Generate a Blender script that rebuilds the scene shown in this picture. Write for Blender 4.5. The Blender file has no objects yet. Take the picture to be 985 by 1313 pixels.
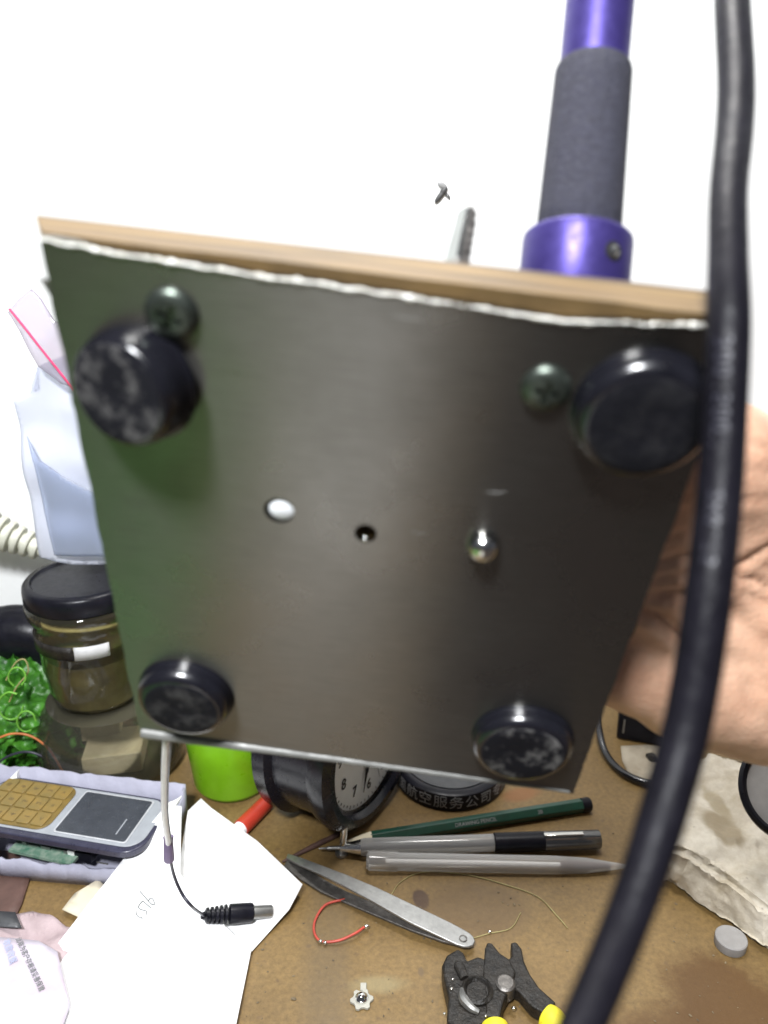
import bpy, bmesh, math, random
import numpy as np
from mathutils import Vector as V, Matrix, noise
random.seed(7)
K = 0.01                      # everything below is written in centimetres
R = math.radians
sc = bpy.context.scene
col = sc.collection
# ------------------------------------------------------------------ camera geometry
F, CX, CY, H, PITCH = 1020.0, 492.5, 656.5, 28.5, R(20)
cp, sp = math.cos(PITCH), math.sin(PITCH)
EYE = V((0, 0, H))
AX, UP, RT = V((0, cp, -sp)), V((0, sp, cp)), V((1, 0, 0))
def ray(px, py): return RT * ((px - CX) / F) + UP * (-(py - CY) / F) + AX
def CP(px, py, d): return EYE + ray(px, py) * d                 # point at a depth
def DP(px, py, z=0.0):                                          # point on a level plane
    r = ray(px, py); return EYE + r * ((z - H) / r.z)
def YP(px, py, y):                                              # point on an upright plane
    r = ray(px, py); return EYE + r * (y / r.y)
def SP(px, py, h):                                              # point on a height field h(Y)
    z = 0.5
    for _ in range(30):
        p = DP(px, py, z); z = 0.5 * z + 0.5 * h(p)
    return DP(px, py, z)
def proj(p):
    q = p - EYE; d = q.dot(AX)
    return CX + F * q.dot(RT) / d, CY - F * q.dot(UP) / d, d
# ------------------------------------------------------------------ mesh builder
class MB:
    def __init__(s): s.v = []; s.f = []
    def add(s, vs, fs):
        o = len(s.v); s.v += [V(p) for p in vs]; s.f += [tuple(i + o for i in f) for f in fs]; return s
    def tube(s, pts, r, n=12, cap=True, flat=None):
        pts = [V(p) for p in pts]; m = len(pts)
        rs = list(r) if hasattr(r, '__len__') else [r] * m
        t0 = (pts[1] - pts[0]).normalized()
        a = t0.orthogonal().normalized() if flat is None else (V(flat) - t0 * V(flat).dot(t0)).normalized()
        o = len(s.v)
        for i, p in enumerate(pts):
            t = (pts[min(i + 1, m - 1)] - pts[max(i - 1, 0)]).normalized()
            a = (a - t * a.dot(t)).normalized(); b = t.cross(a)
            for k in range(n):
                w = 2 * math.pi * k / n
                s.v.append(p + (a * math.cos(w) + b * math.sin(w)) * rs[i])
        for i in range(m - 1):
            for k in range(n):
                k2 = (k + 1) % n
                s.f.append((o + i * n + k, o + i * n + k2, o + (i + 1) * n + k2, o + (i + 1) * n + k))
        if cap:
            s.f.append(tuple(o + k for k in reversed(range(n))))
            s.f.append(tuple(o + (m - 1) * n + k for k in range(n)))
        return s
    def lathe(s, O, ax, prof, n=48, close=True):                # prof: (radius, height)
        O = V(O); ax = V(ax).normalized(); a = ax.orthogonal().normalized(); b = ax.cross(a)
        o = len(s.v); m = len(prof)
        for (r, h) in prof:
            for k in range(n):
                w = 2 * math.pi * k / n
                s.v.append(O + ax * h + (a * math.cos(w) + b * math.sin(w)) * max(r, 1e-4))
        for i in range(m - 1):
            for k in range(n):
                k2 = (k + 1) % n
                s.f.append((o + i * n + k, o + i * n + k2, o + (i + 1) * n + k2, o + (i + 1) * n + k))
        if close:
            s.f.append(tuple(o + k for k in reversed(range(n))))
            s.f.append(tuple(o + (m - 1) * n + k for k in range(n)))
        return s
    def box(s, O, ux, uy, uz):                                  # centre and half axes
        O = V(O); ux = V(ux); uy = V(uy); uz = V(uz)
        vs = [O + ux * i + uy * j + uz * k for i in (-1, 1) for j in (-1, 1) for k in (-1, 1)]
        return s.add(vs, [(0, 1, 3, 2), (4, 6, 7, 5), (0, 4, 5, 1), (2, 3, 7, 6), (0, 2, 6, 4), (1, 5, 7, 3)])
    def prism(s, pts, ext):                                     # polygon pushed along a vector
        pts = [V(p) for p in pts]; n = len(pts); e = V(ext)
        s.add(pts + [p + e for p in pts], [tuple(reversed(range(n))), tuple(range(n, 2 * n))] +
              [(i, (i + 1) % n, n + (i + 1) % n, n + i) for i in range(n)])
        return s
    def ball(s, O, ax, ay, az, n=24, m=14):
        O = V(O); ax = V(ax); ay = V(ay); az = V(az); o = len(s.v)
        for i in range(m + 1):
            th = math.pi * i / m
            for k in range(n):
                w = 2 * math.pi * k / n
                s.v.append(O + (ax * math.cos(w) + ay * math.sin(w)) * max(math.sin(th), 1e-4) + az * math.cos(th))
        for i in range(m):
            for k in range(n):
                k2 = (k + 1) % n
                s.f.append((o + i * n + k, o + (i + 1) * n + k, o + (i + 1) * n + k2, o + i * n + k2))
        return s
    def text(s, t, size, place, depth=0.01):                    # place(x, y, z) -> point
        c = bpy.data.curves.new('t', 'FONT'); c.body = t; c.size = size; c.align_x = 'CENTER'; c.align_y = 'CENTER'
        c.extrude = depth; c.resolution_u = 3
        ob = bpy.data.objects.new('t', c); col.objects.link(ob)
        bpy.context.view_layer.update()
        me = bpy.data.meshes.new_from_object(ob.evaluated_get(bpy.context.evaluated_depsgraph_get()))
        s.add([place(*v.co) for v in me.vertices], [tuple(p.vertices) for p in me.polygons])
        bpy.data.objects.remove(ob); bpy.data.curves.remove(c); bpy.data.meshes.remove(me)
        return s
    def build(s, name, mat, parent=None, smooth=35, bevel=0, seg=2, sub=0, solid=0, origin=None):
        if parent is None:
            xs = [p.x for p in s.v]; ys = [p.y for p in s.v]; zs = [p.z for p in s.v]
            off = origin or V(((min(xs) + max(xs)) / 2, (min(ys) + max(ys)) / 2, min(zs)))
        else:
            q = parent; off = V((0, 0, 0))
            while q: off = off + q.location / K; q = q.parent
        me = bpy.data.meshes.new(name)
        me.from_pydata([(p - off) * K for p in s.v], [], s.f); me.validate()
        bm = bmesh.new(); bm.from_mesh(me); bmesh.ops.recalc_face_normals(bm, faces=bm.faces); bm.to_mesh(me); bm.free()
        me.materials.append(mat)
        if smooth:
            for p in me.polygons: p.use_smooth = True
            if smooth < 180: me.set_sharp_from_angle(angle=R(smooth))
        o = bpy.data.objects.new(name, me); col.objects.link(o)
        if parent is None: o.location = off * K
        else: o.parent = parent
        if solid:
            m = o.modifiers.new('s', 'SOLIDIFY'); m.thickness = solid * K; m.offset = 0
        if bevel:
            m = o.modifiers.new('b', 'BEVEL'); m.width = bevel * K; m.segments = seg; m.limit_method = 'ANGLE'; m.angle_limit = R(40)
        if sub:
            m = o.modifiers.new('d', 'SUBSURF'); m.levels = sub; m.render_levels = sub
        return o
def tag(o, label=None, cat=None, group=None, kind=None):
    if label: o['label'] = label
    if cat: o['category'] = cat
    if group: o['group'] = group
    if kind: o['kind'] = kind
    return o
def empty(name, loc, label, cat, group=None):
    o = bpy.data.objects.new(name, None); col.objects.link(o); o.location = V(loc) * K
    o.empty_display_size = 0.01
    return tag(o, label, cat, group)
def spline(pts, n=8):                                           # Catmull-Rom through points
    P = [V(p) for p in pts]; P = [P[0] * 2 - P[1]] + P + [P[-1] * 2 - P[-2]]; out = []
    for i in range(1, len(P) - 2):
        for k in range(n):
            t = k / n; a, b, c, d = P[i - 1:i + 3]
            out.append(0.5 * ((2 * b) + (c - a) * t + (2 * a - 5 * b + 4 * c - d) * t * t + (3 * b - a - 3 * c + d) * t ** 3))
    out.append(P[-2]); return out
def lerp1(xs, ys, n): return list(np.interp(np.linspace(0, 1, n), xs, ys))
def sheet(name, px, h, mat, parent=None, th=0.03, amp=0.0, fr=0.5, step=18, mp=None):
    """a thin sheet with a pixel outline, laid on the height field h"""
    bm = bmesh.new(); vs = [bm.verts.new((x, y, 0)) for x, y in px]; f = bm.faces.new(vs)
    bmesh.ops.triangulate(bm, faces=[f])
    for _ in range(7):
        es = [e for e in bm.edges if e.calc_length() > step]
        if not es: break
        bmesh.ops.subdivide_edges(bm, edges=es, cuts=1); bmesh.ops.triangulate(bm, faces=bm.faces[:])
    bm.verts.index_update(); mb = MB(); vv = []
    for v in bm.verts:
        p = mp(v.co.x, v.co.y) if mp else SP(v.co.x, v.co.y, h)
        if amp: p = p + V((0, 0, 1 if not mp else 0.3)) * noise.noise(p * fr) * amp + (V((0, -1, 0)) * noise.noise(p * fr + V((9, 9, 9))) * amp if mp else V((0, 0, 0)))
        vv.append(p)
    mb.add(vv, [tuple(v.index for v in f.verts) for f in bm.faces]); bm.free()
    return mb.build(name, mat, parent, smooth=60, solid=th)
# ------------------------------------------------------------------ materials
def nodes(name):
    m = bpy.data.materials.new(name); m.use_nodes = True; nt = m.node_tree
    return m, nt, nt.nodes['Principled BSDF']
def rgba(c): return (c[0], c[1], c[2], 1)
def setp(b, **kw):
    for k, v in kw.items():
        k = k.replace('_', ' ')
        if k in b.inputs: b.inputs[k].default_value = v
def coords(nt, scale=(1, 1, 1), kind='Object'):
    tc = nt.nodes.new('ShaderNodeTexCoord'); mp = nt.nodes.new('ShaderNodeMapping')
    nt.links.new(tc.outputs[kind], mp.inputs['Vector']); mp.inputs['Scale'].default_value = [100 * s for s in scale]
    return mp.outputs['Vector']
def nz(nt, vec, scale, detail=4, rough=0.6):
    n = nt.nodes.new('ShaderNodeTexNoise'); n.inputs['Scale'].default_value = scale
    n.inputs['Detail'].default_value = detail; n.inputs['Roughness'].default_value = rough
    nt.links.new(vec, n.inputs['Vector']); return n.outputs['Fac']
def ramp(nt, fac, stops):
    r = nt.nodes.new('ShaderNodeValToRGB'); e = r.color_ramp.elements
    while len(e) < len(stops): e.new(0.5)
    for i, (p, c) in enumerate(stops):
        e[i].position = p; e[i].color = rgba(c) if hasattr(c, '__len__') else (c, c, c, 1)
    nt.links.new(fac, r.inputs['Fac']); return r.outputs['Color']
def mix(nt, fac, a, b, mode='MIX'):
    m = nt.nodes.new('ShaderNodeMix'); m.data_type = 'RGBA'; m.blend_type = mode
    for s, x in ((m.inputs[0], fac), (m.inputs[6], a), (m.inputs[7], b)):
        if hasattr(x, 'is_linked'): nt.links.new(x, s)
        else: s.default_value = rgba(x) if hasattr(x, '__len__') else x
    return m.outputs[2]
def bump(nt, b, h, st, dist=0.1):
    n = nt.nodes.new('ShaderNodeBump'); n.inputs['Strength'].default_value = st; n.inputs['Distance'].default_value = dist * K
    nt.links.new(h, n.inputs['Height']); nt.links.new(n.outputs['Normal'], b.inputs['Normal'])
def basic(name, c, rough=0.5, metal=0.0, var=0.15, vs=1.5, bmp=0.0, bs=6, spec=0.5, c2=None, scale=(1, 1, 1), **kw):
    m, nt, b = nodes(name); vec = coords(nt, scale)
    n = nz(nt, vec, vs, 5)
    lo = c2 if c2 else [x * (1 - var) for x in c]; hi = c if c2 else [min(1, x * (1 + var)) for x in c]
    nt.links.new(ramp(nt, n, [(0.3, lo), (0.7, hi)]), b.inputs['Base Color'])
    r = ramp(nt, nz(nt, vec, vs * 2.3, 4), [(0.3, max(0.02, rough * 0.8)), (0.7, min(1, rough * 1.2))])
    nt.links.new(r, b.inputs['Roughness'])
    b.inputs['Metallic'].default_value = metal; b.inputs['Specular IOR Level'].default_value = spec
    if bmp: bump(nt, b, nz(nt, vec, bs, 6), bmp)
    setp(b, **kw); return m
def ell(nt, vec, c, rx, ry, ang=0, soft=0.35, wob=0.25, seed=0.0):
    """mask of a stain of its own outline, centred on c, in cm"""
    mp = nt.nodes.new('ShaderNodeMapping'); mp.vector_type = 'TEXTURE'
    mp.inputs['Location'].default_value = (c[0], c[1], 0); mp.inputs['Rotation'].default_value = (0, 0, ang)
    mp.inputs['Scale'].default_value = (rx, ry, 1e6)
    nt.links.new(vec, mp.inputs['Vector'])
    ln = nt.nodes.new('ShaderNodeVectorMath'); ln.operation = 'LENGTH'; nt.links.new(mp.outputs[0], ln.inputs[0])
    n = nz(nt, vec, 1.1, 4)
    a = nt.nodes.new('ShaderNodeMath'); a.operation = 'MULTIPLY_ADD'; nt.links.new(n, a.inputs[0]); a.inputs[1].default_value = wob * 2; a.inputs[2].default_value = -wob
    s = nt.nodes.new('ShaderNodeMath'); s.operation = 'ADD'; nt.links.new(ln.outputs['Value'], s.inputs[0]); nt.links.new(a.outputs[0], s.inputs[1])
    r = nt.nodes.new('ShaderNodeMapRange'); nt.links.new(s.outputs[0], r.inputs[0])
    r.inputs[1].default_value = 1 + soft; r.inputs[2].default_value = 1 - soft; r.interpolation_type = 'SMOOTHSTEP'
    return r.outputs[0]
def scaled(nt, fac, k):
    m = nt.nodes.new('ShaderNodeMath'); m.operation = 'MULTIPLY'; nt.links.new(fac, m.inputs[0]); m.inputs[1].default_value = k; return m.outputs[0]
def clear(name, tint, gloss=0.1, rough=0.05, diffuse=0.0, dcol=(0.8, 0.8, 0.8)):
    """thin clear plastic or glass: tinted see-through with a real fresnel shine"""
    m = bpy.data.materials.new(name); m.use_nodes = True; nt = m.node_tree; nt.nodes.clear()
    o = nt.nodes.new('ShaderNodeOutputMaterial'); t = nt.nodes.new('ShaderNodeBsdfTransparent'); t.inputs[0].default_value = rgba(tint)
    g = nt.nodes.new('ShaderNodeBsdfGlossy'); g.inputs['Roughness'].default_value = rough
    fr = nt.nodes.new('ShaderNodeLayerWeight'); fr.inputs['Blend'].default_value = 0.25 + gloss
    x = nt.nodes.new('ShaderNodeMixShader'); nt.links.new(fr.outputs['Fresnel'], x.inputs[0])
    nt.links.new(t.outputs[0], x.inputs[1]); nt.links.new(g.outputs[0], x.inputs[2]); last = x
    if diffuse:
        d = nt.nodes.new('ShaderNodeBsdfDiffuse'); d.inputs[0].default_value = rgba(dcol)
        tl = nt.nodes.new('ShaderNodeBsdfTranslucent'); tl.inputs[0].default_value = rgba(dcol)
        y0 = nt.nodes.new('ShaderNodeMixShader'); y0.inputs[0].default_value = 0.5
        nt.links.new(d.outputs[0], y0.inputs[1]); nt.links.new(tl.outputs[0], y0.inputs[2])
        y = nt.nodes.new('ShaderNodeMixShader'); y.inputs[0].default_value = diffuse
        nt.links.new(x.outputs[0], y.inputs[1]); nt.links.new(y0.outputs[0], y.inputs[2]); last = y
    nt.links.new(last.outputs[0], o.inputs[0]); return m

M = {}
M['wall'] = basic('wall_paint', (0.86, 0.87, 0.86), 0.7, var=0.015, vs=0.15, bmp=0.12, bs=3)
M['rubber'] = basic('black_rubber', (0.007, 0.007, 0.010), 0.2, var=0.3, bmp=0.06, bs=5, spec=0.7)
M['black'] = basic('black_plastic', (0.008, 0.008, 0.012), 0.33, var=0.3, bmp=0.05, spec=0.18)
M['darkgrey'] = basic('dark_grey_plastic', (0.05, 0.052, 0.056), 0.45, var=0.2, bmp=0.05)
M['foam'] = basic('foam_grip', (0.030, 0.030, 0.045), 0.85, var=0.2, vs=6, bmp=0.5, bs=14)
M['purple'] = basic('purple_anodised', (0.06, 0.045, 0.20), 0.42, metal=0.6, spec=0.3, var=0.08, vs=3)
M['chrome'] = basic('chrome', (0.75, 0.75, 0.72), 0.16, metal=1, var=0.1)
M['steel'] = basic('dull_steel', (0.27, 0.27, 0.26), 0.40, metal=0.8, var=0.15, vs=2, bmp=0.1)
M['darksteel'] = basic('dark_steel', (0.16, 0.15, 0.14), 0.45, metal=0.8, var=0.4, vs=2, bmp=0.3)
M['screw'] = basic('black_screw', (0.085, 0.10, 0.085), 0.36, metal=0.85, var=0.25, vs=3, bmp=0.1)
M['paper'] = basic('white_paper', (0.88, 0.88, 0.88), 0.75, var=0.02, vs=0.6, bmp=0.05, bs=4)
M['ink'] = basic('pencil_mark', (0.16, 0.17, 0.17), 0.8)
M['darkink'] = basic('black_print', (0.03, 0.03, 0.035), 0.6)
M['whiteprint'] = basic('white_print', (0.26, 0.26, 0.26), 0.6)
M['dial'] = basic('clock_dial', (0.88, 0.95, 0.97), 0.5, var=0.03)
M['cordwhite'] = basic('white_cord', (0.95, 0.95, 0.99), 0.4, var=0.05)
M['shrink'] = basic('violet_tape', (0.16, 0.12, 0.22), 0.5)
M['coil'] = basic('beige_plastic', (0.50, 0.50, 0.42), 0.5, var=0.12, bmp=0.08)
M['tray'] = basic('lilac_foam', (0.34, 0.34, 0.42), 0.7, var=0.1, vs=1.2, bmp=0.2, bs=8)
M['phonewhite'] = basic('phone_white', (0.82, 0.82, 0.79), 0.35, var=0.06)
M['phonetrim'] = basic('phone_dark_trim', (0.035, 0.035, 0.06), 0.3, var=0.2)
M['phonesilver'] = basic('phone_silver', (0.33, 0.35, 0.38), 0.4, metal=0.2, var=0.08)
M['rim'] = basic('phone_rim', (0.42, 0.43, 0.45), 0.4)
M['screen'] = basic('phone_screen', (0.045, 0.05, 0.06), 0.25, var=0.15)
M['red'] = basic('red_plastic', (0.48, 0.045, 0.025), 0.4, var=0.1, bmp=0.05)
M['redwire'] = basic('red_wire', (0.42, 0.06, 0.04), 0.45, var=0.2)
M['orangewire'] = basic('orange_wire', (0.5, 0.16, 0.05), 0.5, var=0.2)
M['blackwire'] = basic('black_wire', (0.03, 0.03, 0.045), 0.4)
M['yellow'] = basic('yellow_grip', (0.72, 0.62, 0.03), 0.42, var=0.12, bmp=0.08)
M['pencil'] = basic('green_lacquer', (0.004, 0.045, 0.028), 0.35, var=0.2)
M['solder'] = basic('solder', (0.8, 0.78, 0.72), 0.2, metal=1)
M['greencup'] = basic('lime_plastic', (0.22, 0.52, 0.012), 0.32, var=0.12, vs=0.6, Transmission_Weight=0.0)
M['cup2'] = basic('green_strap', (0.16, 0.42, 0.05), 0.45)
M['greenbag'] = basic('green_film', (0.07, 0.26, 0.02), 0.4, c2=(0.012, 0.07, 0.01), vs=1.3, bmp=0.8, bs=1.6)
M['bag'] = clear('bag_film', (0.85, 0.87, 0.93), 0.1, 0.25, 0.7, (0.85, 0.87, 0.95))
M['bagfold'] = clear('bag_fold', (0.84, 0.88, 0.96), 0.1, 0.3, 0.3, (0.74, 0.79, 0.92))
M['bagthin'] = clear('bag_flap_film', (0.93, 0.90, 0.94), 0.15, 0.2, 0.35, (0.72, 0.68, 0.76))
M['glass'] = clear('jar_glass', (0.90, 0.88, 0.80), 0.1, 0.04, 0.06, (0.5, 0.48, 0.38))
M['glass2'] = clear('tub_plastic', (0.88, 0.87, 0.77), 0.12, 0.06, 0.10, (0.45, 0.43, 0.33))
M['barrel'] = clear('pen_barrel', (0.92, 0.91, 0.88), 0.12, 0.15, 0.38, (0.85, 0.85, 0.85))
M['grease'] = basic('greasy_steel', (0.006, 0.0055, 0.005), 0.4, spec=0.4, c2=(0.024, 0.02, 0.016), vs=2.4, bmp=1.0, bs=3.5)
M['content'] = basic('tan_parts', (0.46, 0.41, 0.18), 0.7, c2=(0.24, 0.20, 0.08), vs=0.8, bmp=0.8, bs=2)
M['brown'] = basic('brown_board', (0.085, 0.045, 0.035), 0.6, var=0.3, vs=0.8)
M['scrap'] = basic('tan_scrap', (0.47, 0.42, 0.33), 0.8, c2=(0.30, 0.25, 0.18), vs=0.6, bmp=0.5)
M['pink'] = basic('pink_tissue', (0.50, 0.40, 0.41), 0.85, c2=(0.32, 0.24, 0.25), vs=0.7, bmp=0.5, bs=3)
M['cream'] = basic('cream_card', (0.62, 0.56, 0.42), 0.8, var=0.05)
M['pcb'] = basic('green_circuit_board', (0.05, 0.17, 0.11), 0.4, c2=(0.30, 0.38, 0.30), vs=3, bmp=0.3)
M['fly'] = basic('fly_body', (0.06, 0.06, 0.06), 0.5)
M['greystone'] = basic('grey_ceramic', (0.26, 0.25, 0.24), 0.6, var=0.12)
M['hole'] = basic('hole_inside', (0.012, 0.011, 0.01), 0.9)
M['receipt'] = basic('receipt_paper', (0.56, 0.56, 0.64), 0.8, c2=(0.47, 0.38, 0.43), vs=0.35)
M['blueprint'] = basic('blue_print', (0.38, 0.42, 0.6), 0.8)
M['glasspatch'] = basic('jar_label', (0.55, 0.55, 0.55), 0.5)

# ---- plate pose, worked out from the four corners of the square base
def solve_plate(S=11.3):
    c = [np.array(((x - CX) / F, -(y - CY) / F, 1.0)) for x, y in ((50, 305), (958, 417), (735, 1018), (180, 941))]
    s = np.linalg.solve(np.array([-c[1], c[2], -c[3]]).T, -c[0])
    return [CP(x, y, d * S) for (x, y), d in zip(((50, 305), (958, 417), (735, 1018), (180, 941)), (1, s[0], s[1], s[2]))]
TL, TR, BR, BL = solve_plate()
PU = (TR - TL).normalized(); PV0 = (BL - TL).normalized()
PN = PU.cross(PV0).normalized()
if PN.dot(AX) > 0: PN = -PN                                     # faces the camera
PD = PV0                                                        # down the plate
def PP(px, py, h=0.0):
    r = ray(px, py); o = TL + PN * h
    return EYE + r * ((o - EYE).dot(PN) / r.dot(PN))

def mat_plate():
    m, nt, b = nodes('brushed_plate')
    tc = nt.nodes.new('ShaderNodeTexCoord')
    def dot(v, k):
        n = nt.nodes.new('ShaderNodeVectorMath'); n.operation = 'DOT_PRODUCT'; nt.links.new(tc.outputs['Object'], n.inputs[0])
        n.inputs[1].default_value = [x * 100 * k for x in v]; return n.outputs['Value']
    cb = nt.nodes.new('ShaderNodeCombineXYZ'); nt.links.new(dot(PU, 0.35), cb.inputs[0]); nt.links.new(dot(PD, 9), cb.inputs[1])
    st = nz(nt, cb.outputs[0], 3.0, 6, 0.7)
    cb2 = nt.nodes.new('ShaderNodeCombineXYZ'); nt.links.new(dot(PU, 1), cb2.inputs[0]); nt.links.new(dot(PD, 1.0), cb2.inputs[1])
    cl = nz(nt, cb2.outputs[0], 0.35, 6, 0.6)
    base = mix(nt, 0.5, ramp(nt, st, [(0.3, (0.15, 0.145, 0.13)), (0.7, (0.245, 0.24, 0.222))]), ramp(nt, cl, [(0.35, (0.13, 0.127, 0.115)), (0.7, (0.25, 0.245, 0.235))]))
    nt.links.new(base, b.inputs['Base Color'])
    nt.links.new(ramp(nt, cl, [(0.3, 0.34), (0.7, 0.24)]), b.inputs['Roughness'])
    b.inputs['Metallic'].default_value = 1; b.inputs['Anisotropic'].default_value = 0.85
    t = nt.nodes.new('ShaderNodeCombineXYZ')
    for i in range(3): t.inputs[i].default_value = PD[i]
    nt.links.new(t.outputs[0], b.inputs['Tangent'])
    bump(nt, b, st, 0.10, 0.03)
    return m
def mat_ply():
    m, nt, b = nodes('plywood')
    tc = nt.nodes.new('ShaderNodeTexCoord')
    def dot(v, k):
        n = nt.nodes.new('ShaderNodeVectorMath'); n.operation = 'DOT_PRODUCT'; nt.links.new(tc.outputs['Object'], n.inputs[0])
        n.inputs[1].default_value = [x * 100 * k for x in v]; return n.outputs['Value']
    cb = nt.nodes.new('ShaderNodeCombineXYZ')
    nt.links.new(dot(PU, 0.25), cb.inputs[0]); nt.links.new(dot(PD, 0.25), cb.inputs[1]); nt.links.new(dot(PN, 5), cb.inputs[2])
    n = nz(nt, cb.outputs[0], 1.6, 5, 0.6)
    mr = nt.nodes.new('ShaderNodeMapRange'); nt.links.new(dot(PN, 1), mr.inputs[0]); mr.inputs[1].default_value = -1.25; mr.inputs[2].default_value = 0
    lay = ramp(nt, mr.outputs[0], [(0.0, (0.09, 0.055, 0.022)), (0.14, (0.09, 0.052, 0.02)), (0.18, (0.18, 0.11, 0.034)), (0.36, (0.185, 0.112, 0.034)), (0.45, (0.12, 0.072, 0.024)), (0.62, (0.10, 0.058, 0.02)), (0.66, (0.17, 0.105, 0.038)), (0.9, (0.13, 0.08, 0.028)), (0.97, (0.06, 0.033, 0.012))])
    nt.links.new(mix(nt, 1.0, lay, ramp(nt, n, [(0.32, 0.45), (0.6, 1.15)]), 'MULTIPLY'), b.inputs['Base Color'])
    b.inputs['Roughness'].default_value = 0.6; bump(nt, b, n, 0.3, 0.05); return m
def mat_desk():
    m, nt, b = nodes('desk_hardboard'); vec = coords(nt)
    a = ramp(nt, nz(nt, vec, 0.16, 5), [(0.3, (0.150, 0.092, 0.030)), (0.7, (0.225, 0.144, 0.053))])
    fine = ramp(nt, nz(nt, vec, 4.5, 6, 0.75), [(0.3, 0.62), (0.7, 1.2)])
    c = mix(nt, 1.0, a, fine, 'MULTIPLY')
    sp_ = ramp(nt, nz(nt, vec, 2.2, 2, 0.5), [(0.66, 0), (0.72, 1)])
    c = mix(nt, scaled(nt, sp_, 0.45), c, (0.09, 0.055, 0.03))
    def st(px, py, rx, ry, colr, k, ang=0, soft=0.35, wob=0.35):
        nonlocal c
        p = DP(px, py); c = mix(nt, scaled(nt, ell(nt, vec, (p.x, p.y), rx, ry, ang, soft, wob), k), c, colr)
    st(540, 1153, 0.36, 0.55, (0.05, 0.025, 0.015), 0.9, 0.2, 0.2, 0.2)
    st(610, 1165, 2.2, 1.6, (0.10, 0.06, 0.025), 0.6)
    st(420, 1250, 0.9, 5.5, (0.11, 0.08, 0.045), 0.5, 0.05, 0.6)
    st(930, 1290, 2.1, 2.3, (0.085, 0.038, 0.007), 0.85, 0.3, 0.3, 0.5)
    st(870, 1330, 2.6, 1.3, (0.09, 0.042, 0.008), 0.8, 0.1, 0.4, 0.5)
    st(668, 1018, 1.0, 0.5, (0.22, 0.09, 0.025), 0.8, 0.3, 0.4, 0.3)
    st(485, 1262, 1.0, 0.35, (0.27, 0.23, 0.12), 0.5, 0.0, 0.6, 0.4)
    st(540, 1246, 0.12, 0.22, (0.12, 0.08, 0.04), 0.8, 0, 0.3, 0.2)
    st(396, 1213, 0.12, 0.1, (0.12, 0.08, 0.04), 0.8, 0, 0.3, 0.2)
    nt.links.new(c, b.inputs['Base Color'])
    nt.links.new(ramp(nt, nz(nt, vec, 0.7, 4), [(0.3, 0.38), (0.7, 0.62)]), b.inputs['Roughness'])
    bump(nt, b, nz(nt, vec, 5, 7), 0.35, 0.03); return m
def mat_foot(kd=0.75):
    m, nt, b = nodes('dusty_rubber'); vec = coords(nt)
    d = ramp(nt, nz(nt, vec, 1.5, 6, 0.75), [(0.50, 0), (0.72, 1)])
    nt.links.new(mix(nt, scaled(nt, d, kd), (0.008, 0.008, 0.011), (0.30, 0.29, 0.28)), b.inputs['Base Color'])
    b.inputs['Roughness'].default_value = 0.7; b.inputs['Specular IOR Level'].default_value = 0.12; bump(nt, b, nz(nt, vec, 6, 6), 0.5, 0.04); return m
def mat_skin():
    m, nt, b = nodes('skin'); vec = coords(nt)
    c = ramp(nt, nz(nt, vec, 0.35, 4), [(0.3, (0.56, 0.30, 0.19)), (0.7, (0.70, 0.46, 0.32))])
    c = mix(nt, 1.0, c, ramp(nt, nz(nt, vec, 3.0, 5, 0.7), [(0.3, 0.88), (0.7, 1.08)]), 'MULTIPLY')
    nt.links.new(c, b.inputs['Base Color']); b.inputs['Roughness'].default_value = 0.48
    b.inputs['Subsurface Weight'].default_value = 0.15; b.inputs['Subsurface Radius'].default_value = (0.006, 0.0025, 0.0015); b.inputs['Subsurface Scale'].default_value = 0.5
    v = nt.nodes.new('ShaderNodeTexVoronoi'); v.inputs['Scale'].default_value = 9; nt.links.new(vec, v.inputs['Vector'])
    x = nt.nodes.new('ShaderNodeMath'); x.operation = 'ADD'; nt.links.new(v.outputs['Distance'], x.inputs[0]); nt.links.new(nz(nt, coords(nt, (0.6, 1, 3)), 2.5, 5), x.inputs[1])
    bump(nt, b, x.outputs[0], 0.3, 0.035); return m
def mat_slab():
    m, nt, b = nodes('dirty_plaster'); tc = nt.nodes.new('ShaderNodeTexCoord')
    mp = nt.nodes.new('ShaderNodeMapping'); nt.links.new(tc.outputs['Object'], mp.inputs[0]); mp.inputs['Scale'].default_value = (100, 100, 100); vec = mp.outputs[0]
    c = ramp(nt, nz(nt, vec, 0.6, 6, 0.7), [(0.3, (0.42, 0.36, 0.26)), (0.65, (0.68, 0.63, 0.53))])
    sp_ = ramp(nt, nz(nt, vec, 2.6, 3), [(0.68, 0), (0.74, 1)])
    c = mix(nt, scaled(nt, sp_, 0.5), c, (0.16, 0.12, 0.08))
    q = DP(928, 1058, 2.3) - SLAB_O
    c = mix(nt, scaled(nt, ell(nt, vec, (q.x, q.y), 0.75, 1.15, 0.1, 0.25, 0.25), 0.8), c, (0.26, 0.20, 0.11))
    q = DP(921, 1025, 2.3) - SLAB_O
    c = mix(nt, scaled(nt, ell(nt, vec, (q.x, q.y), 0.4, 1.2, 0.1, 0.3, 0.25), 0.7), c, (0.28, 0.22, 0.12))
    nt.links.new(c, b.inputs['Base Color']); b.inputs['Roughness'].default_value = 0.5
    bump(nt, b, nz(nt, vec, 3, 7, 0.7), 0.6, 0.08); return m

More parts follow.
